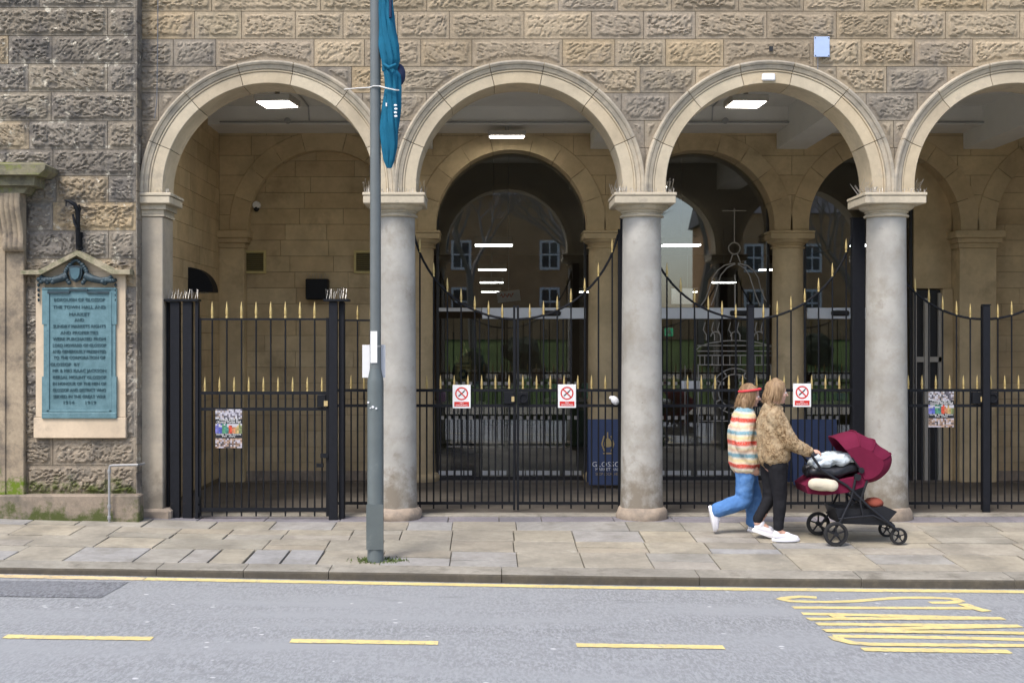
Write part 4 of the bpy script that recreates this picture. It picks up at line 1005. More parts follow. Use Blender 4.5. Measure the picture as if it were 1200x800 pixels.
# ================================================================== GATES
finial = MB(); finial.lathe((0, 0, 0), [(.013, 0), (.016, .012), (.010, .024), (.013, .034), (.016, .05), (.012, .10), (.003, .165)], 8)
_f = finial.build('finial', M['gold'], None, smooth=50); FIN = _f.data; bpy.data.objects.remove(_f)
barc = {}
def bar_mesh(h, r=.0098):
    k = (round(h, 3), r)
    if k not in barc:
        m = bpy.data.meshes.new('bar'); n = 6
        v = [(r*math.cos(2*math.pi*i/n), r*math.sin(2*math.pi*i/n), z) for z in (0, h) for i in range(n)]
        m.from_pydata(v, [], [tuple(range(n-1, -1, -1)), tuple(range(n, 2*n))]+[(i, (i+1) % n, n+(i+1) % n, n+i) for i in range(n)]); m.materials.append(M['iron']); barc[k] = m
    return barc[k]
def bar(parent, x, y, z0, z1): place('bar', bar_mesh(z1-z0), (x, y, z0), parent)
def fin(parent, x, y, z, s=1): place('finial', FIN, (x, y, z), parent, scale=(s, s, s))
def rail(parent, x0, x1, y, z, h=.034, d=.016, name='rail'):
    mb = MB(); mb.box(x0, x1, y-d/2, y+d/2, z-h/2, z+h/2); return mb.build(name, M['iron'], parent)
ZM, ZM2, ZB, ZT = 1.446, 1.262, .095, 2.297
def leaf(label, cx, half, y, sgn, lock=True, group='leaves of the black iron gates'):
    # sgn -1: left leaf, from cx-half to cx; the top rail dips to the meeting stile
    xa, xb = (cx-half, cx-.022) if sgn < 0 else (cx+.022, cx+half)
    t = thing('iron_gate', label, 'gate', ((xa+xb)/2, y, .02), group)
    def zc(x): q = min(.999, abs(x-cx)/(half+.02)); return ZT+1.31*(1-math.sqrt(1-q*q))
    for z in (ZM, ZM2, ZB): rail(t, xa, xb, y, z)
    mb = MB(); mb.tube([(x, y, zc(x)) for x in np.concatenate([np.linspace(cx+sgn*.03, cx+sgn*half*.8, 14), cx+sgn*half*np.array([.85, .9, .94, .97, .99])])], .014, 6); mb.build('curved_rail', M['iron'], t, smooth=50)
    for x, w in ((xa, .03), (xb, .03)):
        top = 2.46 if abs(x-cx) < .1 else zc(x)
        mb = MB(); mb.box(x-w/2*.9, x+w/2*.9, y-.016, y+.016, .015 if abs(x-cx) < .1 else .03, top); mb.build('stile', M['iron'], t)
    n = int(half/.156); sp = half/(n+.5)
    for i in range(1, n+1):
        x = cx+sgn*sp*i
        bar(t, x, y, .03, zc(x)); fin(t, x, y, zc(x)+.008)
    for i in range(0, n+1):
        x = cx+sgn*sp*(i+.5)
        if abs(x-cx) > half-.03: continue
        bar(t, x, y, ZB-.0, ZM); fin(t, x, y, ZM+.017)
    for i in range(0, n+1):
        if i % 2 == 0: continue
    if lock:
        mb = MB(); a, b = sorted((cx+sgn*.025, cx+sgn*.15)); mb.box(a, b, y-.03, y+.03, ZM2+.02, ZM-.02, bev=.006); lk = mb.build('lock_box', M['iron'], t)
        if sgn < 0:
            mb = MB(); mb.box(cx-.055, cx-.022, y-.036, y-.031, ZM2+.05, ZM2+.11); mb.build('lock_plate', M['gold_print'], lk)
        else:
            mb = MB(); c = (cx+.09, y-.04, (ZM+ZM2)/2)
            mb.tube([(c[0]+.05*math.cos(R(a)), c[1], c[2]+.05*math.sin(R(a))) for a in range(0, 361, 20)], .008, 6); mb.build('ring_handle', M['iron_worn'], lk, smooth=50)
    return t
YGT = .75
leaf('left leaf of the double iron gate under the second arch, with brass lock plate', .335, 1.235, YGT, -1)
leaf('right leaf of the double iron gate under the second arch, with a ring handle', .335, 1.235, YGT, 1)
leaf('left leaf of the double iron gate behind the two walkers', 3.135, 1.24, YGT, -1)
leaf('right leaf of the double iron gate behind the pushchair', 3.135, 1.24, YGT, 1)
leaf('left leaf of the double iron gate under the fourth arch, with a poster', 5.945, 1.24, YGT, -1)
leaf('right leaf of the fourth arch double iron gate, cut by the photo edge', 5.945, 1.24, YGT, 1)
# posts: meeting posts of gates 3 and 4, hanging posts behind the columns
def post(x, w, z1, label, y=YGT, dpt=.05, cat='gate post'):
    t = thing('gate_post', label, cat, (x, y, 0), 'black gate posts')
    mb = MB(); mb.box(x-w/2, x+w/2, y-dpt, y+dpt, -.03, z1, bev=.006); mb.build('shaft', M['iron_worn'], t)
    mb = MB(); mb.box(x-w/2-.006, x+w/2+.006, y-dpt-.006, y+dpt+.006, z1+.001, z1+.014); mb.build('cap', M['iron'], t)
    return t
post(3.135, .075, 2.45, 'slim black meeting post of the gate behind the walkers', YGT-.06, .025)
post(5.945, .085, 2.46, 'slim black meeting post of the gate under the fourth arch', YGT-.06, .025)
post(1.655, .13, 3.5, 'tall black post tucked behind the column between second and third arch', YGT+.03)
post(4.44, .15, 3.5, 'tall black post tucked behind the column next to the pushchair', YGT+.03)
post(-1.17, .13, 3.5, 'tall black post hidden behind the column beside the lamp post', YGT+.03)
# first arch: single gate between stout posts, fixed fence beside it
Y1 = .10
x0, x1 = PX(233, Y1), PX(385, Y1)
t = thing('iron_gate', 'single black iron gate with gold spearheads under the first arch', 'gate', ((x0+x1)/2, Y1, .05))
for z in (ZM-.006, ZM2-.006): rail(t, x0, x1, Y1, z)
rail(t, x0, x1, Y1, .105, .045); rail(t, x0, x1, Y1, 2.284, .022)
for x in (x0+.012, x1-.012):
    mb = MB(); mb.box(x-.015, x+.015, Y1-.015, Y1+.015, .03, 2.30 if x < -2.5 else 2.30); mb.build('stile', M['iron'], t)
for i in range(8): 
    x = PX(248.7+17.15*i, Y1); bar(t, x, Y1, .03, 2.284); fin(t, x, Y1, 2.295, 1.15)
for i in range(9):
    x = PX(240.2+17.15*i, Y1); bar(t, x, Y1, .105, ZM); fin(t, x, Y1, ZM+.012)
mb = MB(); mb.box(PX(372, Y1), x1-.03, Y1-.03, Y1+.03, ZM2+.015, ZM-.025, bev=.005); lk = mb.build('lock_box', M['iron'], t)
mb = MB(); mb.box(PX(380, Y1), PX(384.5, Y1), Y1-.036, Y1-.031, ZM2+.03, ZM2+.09); mb.build('lock_plate', M['gold_print'], lk)
mb = MB(); mb.box(PX(376, Y1), x1, Y1-.04, Y1+.04, PZ(536, Y1), PZ(531, Y1)); mb.box(PX(371, Y1), PX(379, Y1), Y1-.03, Y1+.03, PZ(547, Y1), PZ(543, Y1)); mb.build('drop_bolt', M['iron'], t)
for pz in (585, 596): 
    mb = MB(); mb.lathe((x0, Y1-.02, PZ(pz, Y1)), [(.022, -.04), (.022, .04)], 10); mb.build('hinge', M['iron'], t)
# left twin post
t = thing('gate_post', 'twin flat black gate post with spiked top plate against the left pier', 'gate post', (PX(215, Y1), Y1, 0), 'black gate posts')
for a, b in ((200.5, 211), (215, 225.5), (229.5, 233)):
    mb = MB(); mb.box(PX(a, Y1), PX(b, Y1), Y1-.04, Y1+.05, -.03, PZ(353.5, Y1)); mb.build('flat', M['iron_worn'], t)
mb = MB(); mb.box(PX(192, Y1), PX(197, Y1), Y1+.05, Y1+.12, -.03, PZ(353.5, Y1)); mb.build('wall_bar', M['iron_worn'], t)
mb = MB(); mb.box(PX(190, Y1), PX(233.5, Y1), Y1-.07, Y1+.10, PZ(353, Y1), PZ(350.5, Y1)); mb.build('top_plate', M['iron'], t)
spikes(t, PX(196, Y1), PX(233, Y1), Y1-.05, Y1+.05, PZ(350.5, Y1), 11, .11, 41)
t = thing('gate_post', 'stout square black gate post with spiked top right of the single gate', 'gate post', (PX(392, Y1), Y1, 0), 'black gate posts')
mb = MB(); mb.box(PX(386, Y1), PX(396, Y1), Y1-.06, Y1+.0, -.03, PZ(353.5, Y1), bev=.006); mb.box(PX(397, Y1), PX(403, Y1), Y1-.0, Y1+.14, -.03, PZ(353.5, Y1), bev=.006); mb.build('shaft', M['iron_worn'], t)
mb = MB(); mb.box(PX(380, Y1), PX(409, Y1), Y1-.09, Y1+.16, PZ(353, Y1), PZ(350.5, Y1)); mb.build('top_plate', M['iron'], t)
spikes(t, PX(382, Y1), PX(408, Y1), Y1-.07, Y1+.10, PZ(350.5, Y1), 11, .12, 43)
# fixed fence panel to the first column
t = thing('iron_fence', 'short fixed black iron fence panel between the single gate and the lamp post column', 'fence', (-1.45, YGT, 0))
xa, xb = PX(396, YGT), -1.20
for z in (ZM, ZM2, ZB): rail(t, xa, xb, YGT, z)
rail(t, xa, xb, YGT, 2.284, .022)
for i in range(5):
    x = xa+.08+i*.156; 
    if x < xb: bar(t, x, YGT, .03, 2.284); fin(t, x, YGT, 2.295)
    if x+.078 < xb: bar(t, x+.078, YGT, ZB, ZM); fin(t, x+.078, YGT, ZM+.017)
# a white bag tied to the gate near the second column
y = YGT-.04; mb = MB(); x, z = PX(720.5, y), PZ(469, y); mb.ell((x, y, z), (.045, .04, .06), rot=Matrix.Rotation(R(-35), 3, 'Y')); mb.ell((x-.04, y, z+.03), (.03, .02, .025))
tag(mb.build('white_bag', M['white'], smooth=60), 'small crumpled white bag tied to the gate beside the second column', 'bag')

# signs on gates
def no_smoking(px, py, label):
    y = YGT-.045; x, z = PX(px, y), PZ(py, y); w, h = .108, .14
    t = thing('no_smoking_sign', label, 'sign', (x, y, z-h), 'no smoking signs on the gates')
    mb = MB(); mb.box(x-w, x+w, y, y+.006, z-h, z+h, bev=.003); mb.build('board', M['label_white'], t)
    mb = MB(); c = (x, z+.035); n = 32
    vs = []
    for i in range(n):
        a = 2*math.pi*i/n
        for rr in (.078, .062): vs.append((c[0]+rr*math.cos(a), y-.0015, c[1]+rr*math.sin(a)))
    mb.add(vs, [(2*i, 2*((i+1) % n), 2*((i+1) % n)+1, 2*i+1) for i in range(n)])
    mb.obox((c[0], y-.0030, c[1]), (.048, 0, -.048), (0, .0006, 0), (.005, 0, .005)); mb.box(x-.088, x+.088, y-.002, y-.0005, z-.118, z-.062); mb.build('red_symbol', M['red'], t)
    mb = MB(); mb.obox((c[0]-.004, y-.0022, c[1]-.002), (.034, 0, .030), (0, .0006, 0), (-.0045, 0, .005)); mb.obox((c[0]+.034, y-.0022, c[1]+.036), (.008, 0, .006), (0, .0006, 0), (-.003, 0, .004)); mb.build('cigarette', M['black'], t)
    mb = MB(); add_text(mb, 'NO', x, y-.0032, z-.078, .028, .0004); add_text(mb, 'SMOKING', x, y-.0032, z-.103, .028, .0004, width=.14); mb.build('lettering', M['label_white'], t)
no_smoking(541, 464.5, 'white and red no smoking sign on the left leaf of the second arch gate')
no_smoking(664.5, 464, 'white and red no smoking sign on the right leaf of the second arch gate')
no_smoking(940, 463, 'white and red no smoking sign just right of the walking woman')
def poster(px, py, y, w, h, label, seedv):
    x, z = PX(px, y), PZ(py, y); nx, nz = 16, 24; rnd = random.Random(seedv)
    t = thing('event_poster', label, 'poster', (x, y, z-h), 'event posters on the gates')
    vs = []; fs = []; cols = []
    for j in range(nz+1):
        for i in range(nx+1): vs.append((x-w+2*w*i/nx, y, z+h-2*h*j/nz))
    o_ = len(vs); vs += [(a, b+.005, c) for a, b, c in vs]
    for j in range(nz):
        for i in range(nx):
            a = j*(nx+1)+i; fs.append((a, a+1, a+nx+2, a+nx+1)); v = j/nz; u = i/nx
            if v < .21: c = rnd.choice([(.75, .72, .8), (.6, .58, .68), (.2, .18, .22), (.85, .85, .9), (.45, .36, .3), (.1, .1, .12)])
            elif v < .36: c = (.02, .022, .03)
            elif v < .60:
                base = [(.25, .25, .7), (.12, .16, .6), (.12, .4, .22), (.1, .35, .3), (.75, .1, .05), (.7, .3, .15), (.7, .5, .2), (.3, .35, .15)][int(u*8)]
                k = rnd.uniform(.55, 1.35); c = tuple(min(1, q*k) for q in base)
                if v < .42 and rnd.random() < .5: c = (.75, .74, .8)
            elif v < .72: c = (.02, .022, .03)
            else: c = rnd.choice([(.65, .6, .68), (.5, .35, .26), (.3, .18, .12), (.75, .7, .75), (.12, .1, .1), (.7, .5, .38)])
            cols.append(tuple(q*.62 for q in c))
    for j in range(nz):
        for i in range(nx): a = o_+j*(nx+1)+i; fs.append((a, a+nx+1, a+nx+2, a+1)); cols.append((.7, .7, .7))
    mb = MB(); mb.add(vs, fs); o = mb.build('sheet', M['print'], t, recalc=False)
    at = o.data.color_attributes.new('print', 'FLOAT_COLOR', 'CORNER'); k = 0; data = []
    for c, p in zip(cols, o.data.polygons):
        for _ in p.loop_indices: data += [*c, 1]
    at.data.foreach_set('color', data)
    mb = MB(); add_text(mb, 'Vintage Days at', x, y-.002, z+h-.285*h*1.6/1.6*2*.93, .042, .0004, width=w*1.45); add_text(mb, 'Glossop Market Hall', x, y-.002, z+h-.34*2*h*.97, .04, .0004, width=w*1.8)
    add_text(mb, 'Saturday  Sunday  Everyone', x, y-.002, z+h-.645*2*h, .03, .0004, width=w*1.85); add_text(mb, 'free  entry', x, y-.002, z+h-.695*2*h, .028, .0004, width=w*1.0); mb.build('lettering', M['label_white'], t)
poster(268, 502, Y1-.03, .152, .222, 'colourful event poster tied to the single gate under the first arch', 5)
poster(1103, 479.5, YGT-.03, .152, .213, 'colourful event poster tied to the gate under the fourth arch', 6)

# navy A-boards in the covered walk
def aboard(px0, px1, pt, pb, y, label, text=True):
    x0, x1, z0, z1 = PX(px0, y), PX(px1, y), PZ(pb, y), PZ(pt, y); cx = (x0+x1)/2; w = (x1-x0)/2
    t = thing('pavement_board', label, 'sign board', (cx, y+.15, z0), 'navy sandwich boards behind the gates')
    mb = MB(); lean = .16
    mb.add([(x0, y, z0), (x1, y, z0), (x1, y+lean, z1), (x0, y+lean, z1), (x0, y+.015, z0), (x1, y+.015, z0), (x1, y+lean+.015, z1), (x0, y+lean+.015, z1)], [(0, 1, 2, 3), (7, 6, 5, 4), (0, 4, 5, 1), (3, 2, 6, 7), (0, 3, 7, 4), (1, 5, 6, 2)]); mb.build('front_panel', M['navy'], t)
    mb = MB(); yb = y+2*lean+.04
    mb.add([(x0, yb, z0), (x1, yb, z0), (x1, yb-lean+.0, z1), (x0, yb-lean, z1), (x0, yb+.015, z0), (x1, yb+.015, z0), (x1, yb-lean+.015, z1), (x0, yb-lean+.015, z1)], [(0, 1, 2, 3), (7, 6, 5, 4), (0, 4, 5, 1), (3, 2, 6, 7), (0, 3, 7, 4), (1, 5, 6, 2)]); mb.build('rear_panel', M['navy'], t)
    if text:
        def fy(z): return y+lean*(z-z0)/(z1-z0)-.004
        H = z1-z0
        m2, mg = MB(), MB()
        for txt, f, s, mi in (('GLOSSOP', .31, .105, 0), ('MARKET HALL', .235, .06, 0), ('SHOP LOCAL HERE', .165, .055, 1)):
            z = z0+H*f; add_text(mg if mi else m2, txt, cx, fy(z), z, s, .001, width=w*1.65 if mi == 0 and s > .1 else w*1.3)
        m2.build('lettering', M['label_white'], t); mg.build('gold_lettering', M['gold_print'], t)
        m3 = MB(); zc = z0+H*.62
        m3.ell((cx, fy(zc), zc), (.055, .004, .09), nu=14); 
        for s in (-1, 1):
            m3.tube([(cx+s*.05, fy(zc-.1), zc-.1), (cx+s*.085, fy(zc), zc), (cx+s*.05, fy(zc+.12), zc+.12)], .012, 6)
        m3.tube([(cx, fy(zc), zc+.08), (cx, fy(zc+.2), zc+.17)], .01, 6); m3.box(cx-.07, cx+.07, fy(zc-.13)-.004, fy(zc-.13)+.004, zc-.14, zc-.12); m3.build('crest', M['gold_print'], t)
aboard(690, 736, 492, 568, 3.7, 'navy sandwich board with white and gold lettering beside the second column')
aboard(930, 984, 492, 568, 3.9, 'navy sandwich board half hidden behind the pushchair', False)

# ================================================================== LAMP POST with sign plate, banner
py0 = -2.24; px0 = PX(440, py0); zg = zpave(px0, py0)
lp = thing('lamp_post', 'grey green tapered steel lamp post standing at the kerb', 'lamp post', (px0, py0, zg))
mb = MB(); mb.lathe((px0, py0, 0), [(.081, zg-.02), (.081, zg+.03), (.078, zg+.04), (.078, PZ(447, py0)), (.074, PZ(444, py0)), (.056, PZ(433, py0)), (.054, PZ(431, py0))], 28); mb.build('lower_shaft', M['pole'], lp, smooth=40)
mb = MB(); mb.lathe((px0, py0, 0), [(.0535, PZ(431, py0)-.01), (.052, 3.2), (.050, 8.0)], 24); mb.build('upper_shaft', M['pole_up'], lp, smooth=40)
mb = MB(); mb.tube([(px0, py0, 8.0), (px0, py0-.1, 8.25), (px0, py0-.5, 8.35), (px0, py0-1.1, 8.37)], .035, 10); mb.build('arm', M['pole_up'], lp, smooth=50)
mb = MB(); mb.box(px0-.14, px0+.14, py0-1.7, py0-1.05, 8.31, 8.43, bev=.03); mb.build('lamp_head', M['lampbody'], lp)
mb = MB(); mb.box(px0-.08, px0+.08, py0-.082, py0-.076, zg+.12, zg+.55); mb.build('door', M['pole'], lp)
mb = MB(); yy = py0-.058; mb.box(PX(434.2, yy), PX(442, yy), yy-.003, yy+.004, PZ(425, yy), PZ(388, yy)); mb.build('white_sticker', M['label_white'], lp)
mb = MB(); yy = py0-.081; 
for (a, b, s) in ((430.5, 471.5, .018), (436, 477, .024), (440, 478.5, .018), (433, 478, .012)): mb.lathe((PX(a+1, yy), yy, PZ(b, yy)), [(s*.55, .012), (s*.55, .0), (s*.3, -.003)], 9, axis='y')
mb.build('sticker', M['white'], lp)
yy = py0+.05; mb = MB(); mb.box(PX(424.5, yy), PX(451.5, yy), yy+.008, yy+.016, PZ(442.5, yy), PZ(404, yy), bev=.002)
o = mb.build('notice_plate', M['white']); tag(o, 'white notice plate strapped to the lamp post', 'notice')
mb = MB(); 
for pz in (405.5, 441): mb.lathe((px0, py0, PZ(pz, py0)), [(.058, -.008), (.058, .008)], 20)
mb.build('strap', M['galv'], o)
# furled banner
def banner_part(name, segs, mat, parent, seedv, nf=5, amp=.32, n=40):
    # segs: (px centre, py, half width px, half depth m)
    y0 = py0-.02; rows = []
    P = np.array(segs, float); q = np.linspace(0, 1, 60); key = (P[:, 1]-P[0, 1])/(P[-1, 1]-P[0, 1])
    cx = np.interp(q, key, P[:, 0]); pyv = np.interp(q, key, P[:, 1]); hw = np.interp(q, key, P[:, 2]); hd = np.interp(q, key, P[:, 3])
    vs = []
    for k in range(60):
        for i in range(n):
            a = 2*math.pi*i/n; w = 1+amp*math.copysign(abs(math.cos(nf*a*.5+1.2*math.sin(q[k]*6+seedv)+q[k]*2))**.6, 1)*1.3-amp*.7+.12*math.cos(3*a+q[k]*5)+.05*math.cos(13*a+q[k]*16)
            w *= .8
            vs.append((PX(cx[k]+hw[k]*w*math.cos(a), y0), y0-hd[k]*w*math.sin(a), PZ(pyv[k], y0)))
    fs = [tuple(range(n)), tuple(59*n+k for k in range(n-1, -1, -1))]+[(k*n+i, k*n+(i+1) % n, (k+1)*n+(i+1) % n, (k+1)*n+i) for k in range(59) for i in range(n)]
    mb = MB(); mb.add(vs, fs); return mb.build(name, mat, parent, smooth=55)
bn = thing('furled_banner', 'furled blue cloth banner tied with cord to the lamp post', 'banner', (PX(457, py0), py0, PZ(197, py0)))
banner_part('upper_cloth', [(450, -40, 8, .05), (451, 0, 9.5, .06), (454, 30, 11, .08), (457, 55, 13, .09), (458, 72, 11.5, .09), (456, 84, 9, .06)], M['banner'], bn, 1, 6, .26, 72)
banner_part('lower_cloth', [(455, 78, 8, .06), (459, 88, 11, .09), (460.5, 102, 11, .08), (459, 125, 12.5, .08), (457, 150, 12, .08), (457, 172, 10, .06), (456, 188, 7, .04), (456, 197, 3, .015)], M['banner'], bn, 3, 7, .24, 84)
mb = MB(); mb.ell((PX(467.5, py0), py0+.03, PZ(87, py0)), (.062, .06, .105)); mb.build('rolled_end', M['banner_dark'], bn, smooth=60)
mb = MB(); mb.tube([(PX(458.5, py0), py0-.08, PZ(-40, py0)), (PX(458.5, py0), py0-.10, PZ(24, py0))], .014, 8); mb.build('flag_pole', M['banner_dark'], bn, smooth=60)
mb = MB(); mb.tube([(PX(450, py0-.1), py0-.08, PZ(78, py0)), (PX(456, py0-.1), py0-.13, PZ(83, py0)), (PX(464, py0-.1), py0-.10, PZ(79, py0))], .017, 8); mb.build('knot', M['banner'], bn, smooth=60)
mb = MB(); mb.box(PX(452, py0-.1), PX(453.5, py0-.1), py0-.101, py0-.095, PZ(127, py0), PZ(123, py0))
for i in range(4): mb.ell((PX(463.5+.4*(i % 2), py0-.1), py0-.105, PZ(126+4.2*i, py0)), (.016, .004, .010))
mb.build('white_print', M['label_white'], bn)
mb = MB(); yc = py0-.12; mb.tube([(PX(405, 0), -.10, PZ(107, 0)), (PX(418, -1), -1.0, PZ(103.5, -1)), (PX(432, yc), py0-.03, PZ(100.5, yc)), (PX(437, yc), py0-.062, PZ(99.5, yc)), (PX(444, yc), py0-.062, PZ(99.5, yc)), (PX(452, yc), py0-.11, PZ(103, yc)), (PX(463, yc), py0-.115, PZ(105.5, yc)), (PX(467, yc), py0-.08, PZ(105, yc))], .0065, 6)
tag(mb.build('cord', M['rope']), 'thin white cord tied round the lamp post and banner', 'cord')
# weeds at the post foot
rnd = random.Random(9); mb = MB()
for i in range(220):
    a = rnd.uniform(0, 6.28); rr = .085+abs(rnd.gauss(0, .07)); x, y = px0+.03+rr*math.cos(a)*1.3, py0+rr*math.sin(a)*.7; z = zpave(x, y); h = rnd.uniform(.01, .035); dx, dy = rnd.uniform(-.02, .02), rnd.uniform(-.02, .02); w = .006
    mb.add([(x-w, y, z), (x+w, y, z), (x+dx, y+dy, z+h)], [(0, 1, 2)])
struct(mb.build('weeds', M['moss'], recalc=False), 'stuff')

# ================================================================== PEOPLE AND PUSHCHAIR
def remesh(mb, vox, smooth_it=2):
    """one continuous surface grown from overlapping rounded limbs"""
    me = bpy.data.meshes.new('tmp'); me.from_pydata(mb.v, [], mb.f)
    ob = bpy.data.objects.new('tmp', me); C.objects.link(ob)
    m = ob.modifiers.new('r', 'REMESH'); m.mode = 'VOXEL'; m.voxel_size = vox
    if smooth_it: q = ob.modifiers.new('s', 'SMOOTH'); q.factor = .5; q.iterations = smooth_it
    dg = bpy.context.evaluated_depsgraph_get(); ev = ob.evaluated_get(dg); r = ev.to_mesh()
    n = len(r.vertices); v = np.empty(n*3); r.vertices.foreach_get('co', v)
    fs = [tuple(p.vertices) for p in r.polygons]; ev.to_mesh_clear()
    bpy.data.objects.remove(ob); bpy.data.meshes.remove(me)
    out = MB(); out.v = v.reshape(-1, 3).tolist(); out.f = fs; out.m = [0]*len(fs); return out
def cone(mb, a, b, ra, rb, n=12):
    """tapered limb with round ends"""
    a, b = Vector(a), Vector(b); t = (b-a); L = t.length; t.normalize(); pts = []; rs = []
    for q in (-.98, -.8, -.45): pts.append(a+t*ra*q); rs.append(ra*math.sqrt(1-q*q))
    for q in (0, .5, 1): pts.append(a+t*L*q); rs.append(ra+(rb-ra)*q)
    for q in (.45, .8, .98): pts.append(b+t*rb*q); rs.append(rb*math.sqrt(1-q*q))
    mb.tube(pts, rs, n)
def chain(mb, pts, rs, n=12):
    for i in range(len(pts)-1): cone(mb, pts[i], pts[i+1], rs[i], rs[i+1], n)
def roughen(mb, amp, sc, amp2=0, sc2=1, stretch=(1, 1, 1)):
    for i, p in enumerate(mb.v):
        q = Vector((p[0]*stretch[0], p[1]*stretch[1], p[2]*stretch[2]))
        d = mnoise.noise_vector(q*sc)*amp
        if amp2: d = d+mnoise.noise_vector(q*sc2)*amp2
        mb.v[i] = (p[0]+d.x, p[1]+d.y, p[2]+d.z)
    return mb
def head_prims(mb, c, yaw=0, pitch=0, s=1.0):
    Rm = Matrix.Rotation(yaw, 3, 'Z') @ Matrix.Rotation(pitch, 3, 'Y')
    def p(x, y, z): return Vector(c)+Rm @ Vector((x, y, z))*s
    mb.ell(p(-.012, 0, .028), (.098*s, .075*s, .092*s), rot=Rm); mb.ell(p(.018, 0, -.03), (.070*s, .060*s, .085*s), rot=Rm)
    cone(mb, p(.048, 0, -.085), p(.066, 0, -.092), .026*s, .018*s)                                   # chin
    cone(mb, p(.083, 0, .012), p(.104, 0, -.022), .010*s, .013*s, 8)                                 # nose
    cone(mb, p(.074, -.018, -.056), p(.074, .018, -.056), .012*s, .012*s, 8)                         # lips
    for sy in (-1, 1):
        cone(mb, p(.072, sy*.012, .026), p(.062, sy*.045, .026), .012*s, .010*s, 8)                 # brow
        mb.ell(p(.052, sy*.040, -.022), (.028*s, .022*s, .026*s), rot=Rm)                            # cheek
        mb.ell(p(-.005, sy*.076, -.005), (.018*s, .010*s, .030*s), rot=Rm)                           # ear
    return p
def eyes(p, s, root):
    for sy in (-1, 1):
        m = MB(); m.ell(p(.075, sy*.028, .006), (.012*s, .012*s, .010*s), nu=10, nv=8); e = m.build('eye', M['label_white'], root, smooth=80)
        m = MB(); m.ell(p(.085, sy*.028, .006), (.004*s, .006*s, .006*s), nu=8, nv=6); m.build('iris', M['black'], e, smooth=80)
    m = MB(); m.ell(p(.082, 0, -.056), (.007*s, .020*s, .006*s), nu=10, nv=6); m.build('lips', M['lip'], root, smooth=80)
def hand_prims(mb, w, fwd, side, up, curl=1.0, s=1.0):
    """w wrist, fwd along the palm, side across the knuckles (towards the thumb), up = back of the hand"""
    w, f, sd_, u = Vector(w), Vector(fwd).normalized(), Vector(side).normalized(), Vector(up).normalized()
    for k in (-1, -.33, .33, 1): cone(mb, w+f*.012*s+sd_*k*.016*s, w+f*.080*s+sd_*k*.028*s, .013*s, .0125*s, 8)
    for k, L in ((1, .068), (.33, .078), (-.33, .072), (-1, .056)):
        b = w+f*.083*s+sd_*k*.029*s; a1, a2, a3 = .35*curl, 1.05*curl, 1.6*curl
        p1 = b+(f*math.cos(a1)-u*math.sin(a1))*L*.45*s; p2 = p1+(f*math.cos(a2)-u*math.sin(a2))*L*.32*s; p3 = p2+(f*math.cos(a3)-u*math.sin(a3))*L*.26*s
        chain(mb, [b, p1, p2, p3], [.0092*s, .0086*s, .0078*s, .0070*s], 8)
    b = w+f*.022*s+sd_*.024*s; p1 = b+(f*.55+sd_*.75-u*.35).normalized()*.038*s; p2 = p1+(f*.8+sd_*.1-u*.55).normalized()*.032*s
    chain(mb, [b, p1, p2], [.0125*s, .0105*s, .0085*s], 8)
M['skin'] = flat_mat('fair_skin', (.62, .37, .28), .5, 0, .06, 14)
M['lip'] = flat_mat('lips', (.45, .17, .15), .5, 0, .05)
def hair_mat(name, a, b_):
    m, nt, b = newmat(name); p = opos(nt, 26, 26, 3); n = noisef(nt, 3, 5, .6, p, .3, .7); nt.links.new(mixc(nt, n, a, b_), b.inputs['Base Color']); b.inputs['Roughness'].default_value = .5
    bump(nt, b, noisef(nt, 6, 4, .6, opos(nt, 40, 40, 5)), .8, .006); return m
M['hair1'] = hair_mat('dark_blonde_hair', (.17, .10, .05), (.46, .31, .17)); M['hair2'] = hair_mat('light_brown_hair', (.16, .09, .045), (.40, .26, .14))
m, nt, b = newmat('tan_teddy_fabric'); p = opos(nt, 1, 1, .8); n = noisef(nt, 34, 3, .6, p, .42, .62, 1.2); c = mixc(nt, n, (.46, .335, .20), (.17, .105, .055))
c = mixc(nt, noisef(nt, 9, 4, .6, p, .45, .7), c, (.56, .44, .29)); nt.links.new(c, b.inputs['Base Color']); b.inputs['Roughness'].default_value = 1; b.inputs['Specular IOR Level'].default_value = .05
bump(nt, b, noisef(nt, 130, 4, .8, p), 1.0, .012); M['teddy'] = m
m, nt, b = newmat('striped_knit'); g = nt.nodes.new('ShaderNodeTexCoord'); sp_ = nt.nodes.new('ShaderNodeSeparateXYZ'); nt.links.new(g.outputs['Object'], sp_.inputs[0])
wob = nt.nodes.new('ShaderNodeMath'); wob.operation = 'MULTIPLY_ADD'; nt.links.new(noisef(nt, 6, 3, .5, g.outputs['Object']), wob.inputs[0]); wob.inputs[1].default_value = .03; nt.links.new(sp_.outputs[2], wob.inputs[2])
md = nt.nodes.new('ShaderNodeMath'); md.operation = 'MULTIPLY'; nt.links.new(wob.outputs[0], md.inputs[0]); md.inputs[1].default_value = 4.1
fr = nt.nodes.new('ShaderNodeMath'); fr.operation = 'FRACT'; nt.links.new(md.outputs[0], fr.inputs[0])
cr = nt.nodes.new('ShaderNodeValToRGB'); cr.color_ramp.interpolation = 'LINEAR'
st = [(0, (.62, .06, .035)), (.10, (.64, .08, .05)), (.15, (.72, .58, .42)), (.28, (.74, .60, .30)), (.36, (.70, .62, .50)), (.44, (.16, .33, .40)), (.54, (.20, .38, .46)), (.60, (.74, .66, .56)), (.72, (.76, .50, .34)), (.80, (.74, .64, .42)), (.90, (.76, .66, .56)), (.97, (.62, .12, .08))]
e = cr.color_ramp.elements
while len(e) < len(st): e.new(.5)
for el, (pp, cc) in zip(e, st): el.position = pp; el.color = (*cc, 1)
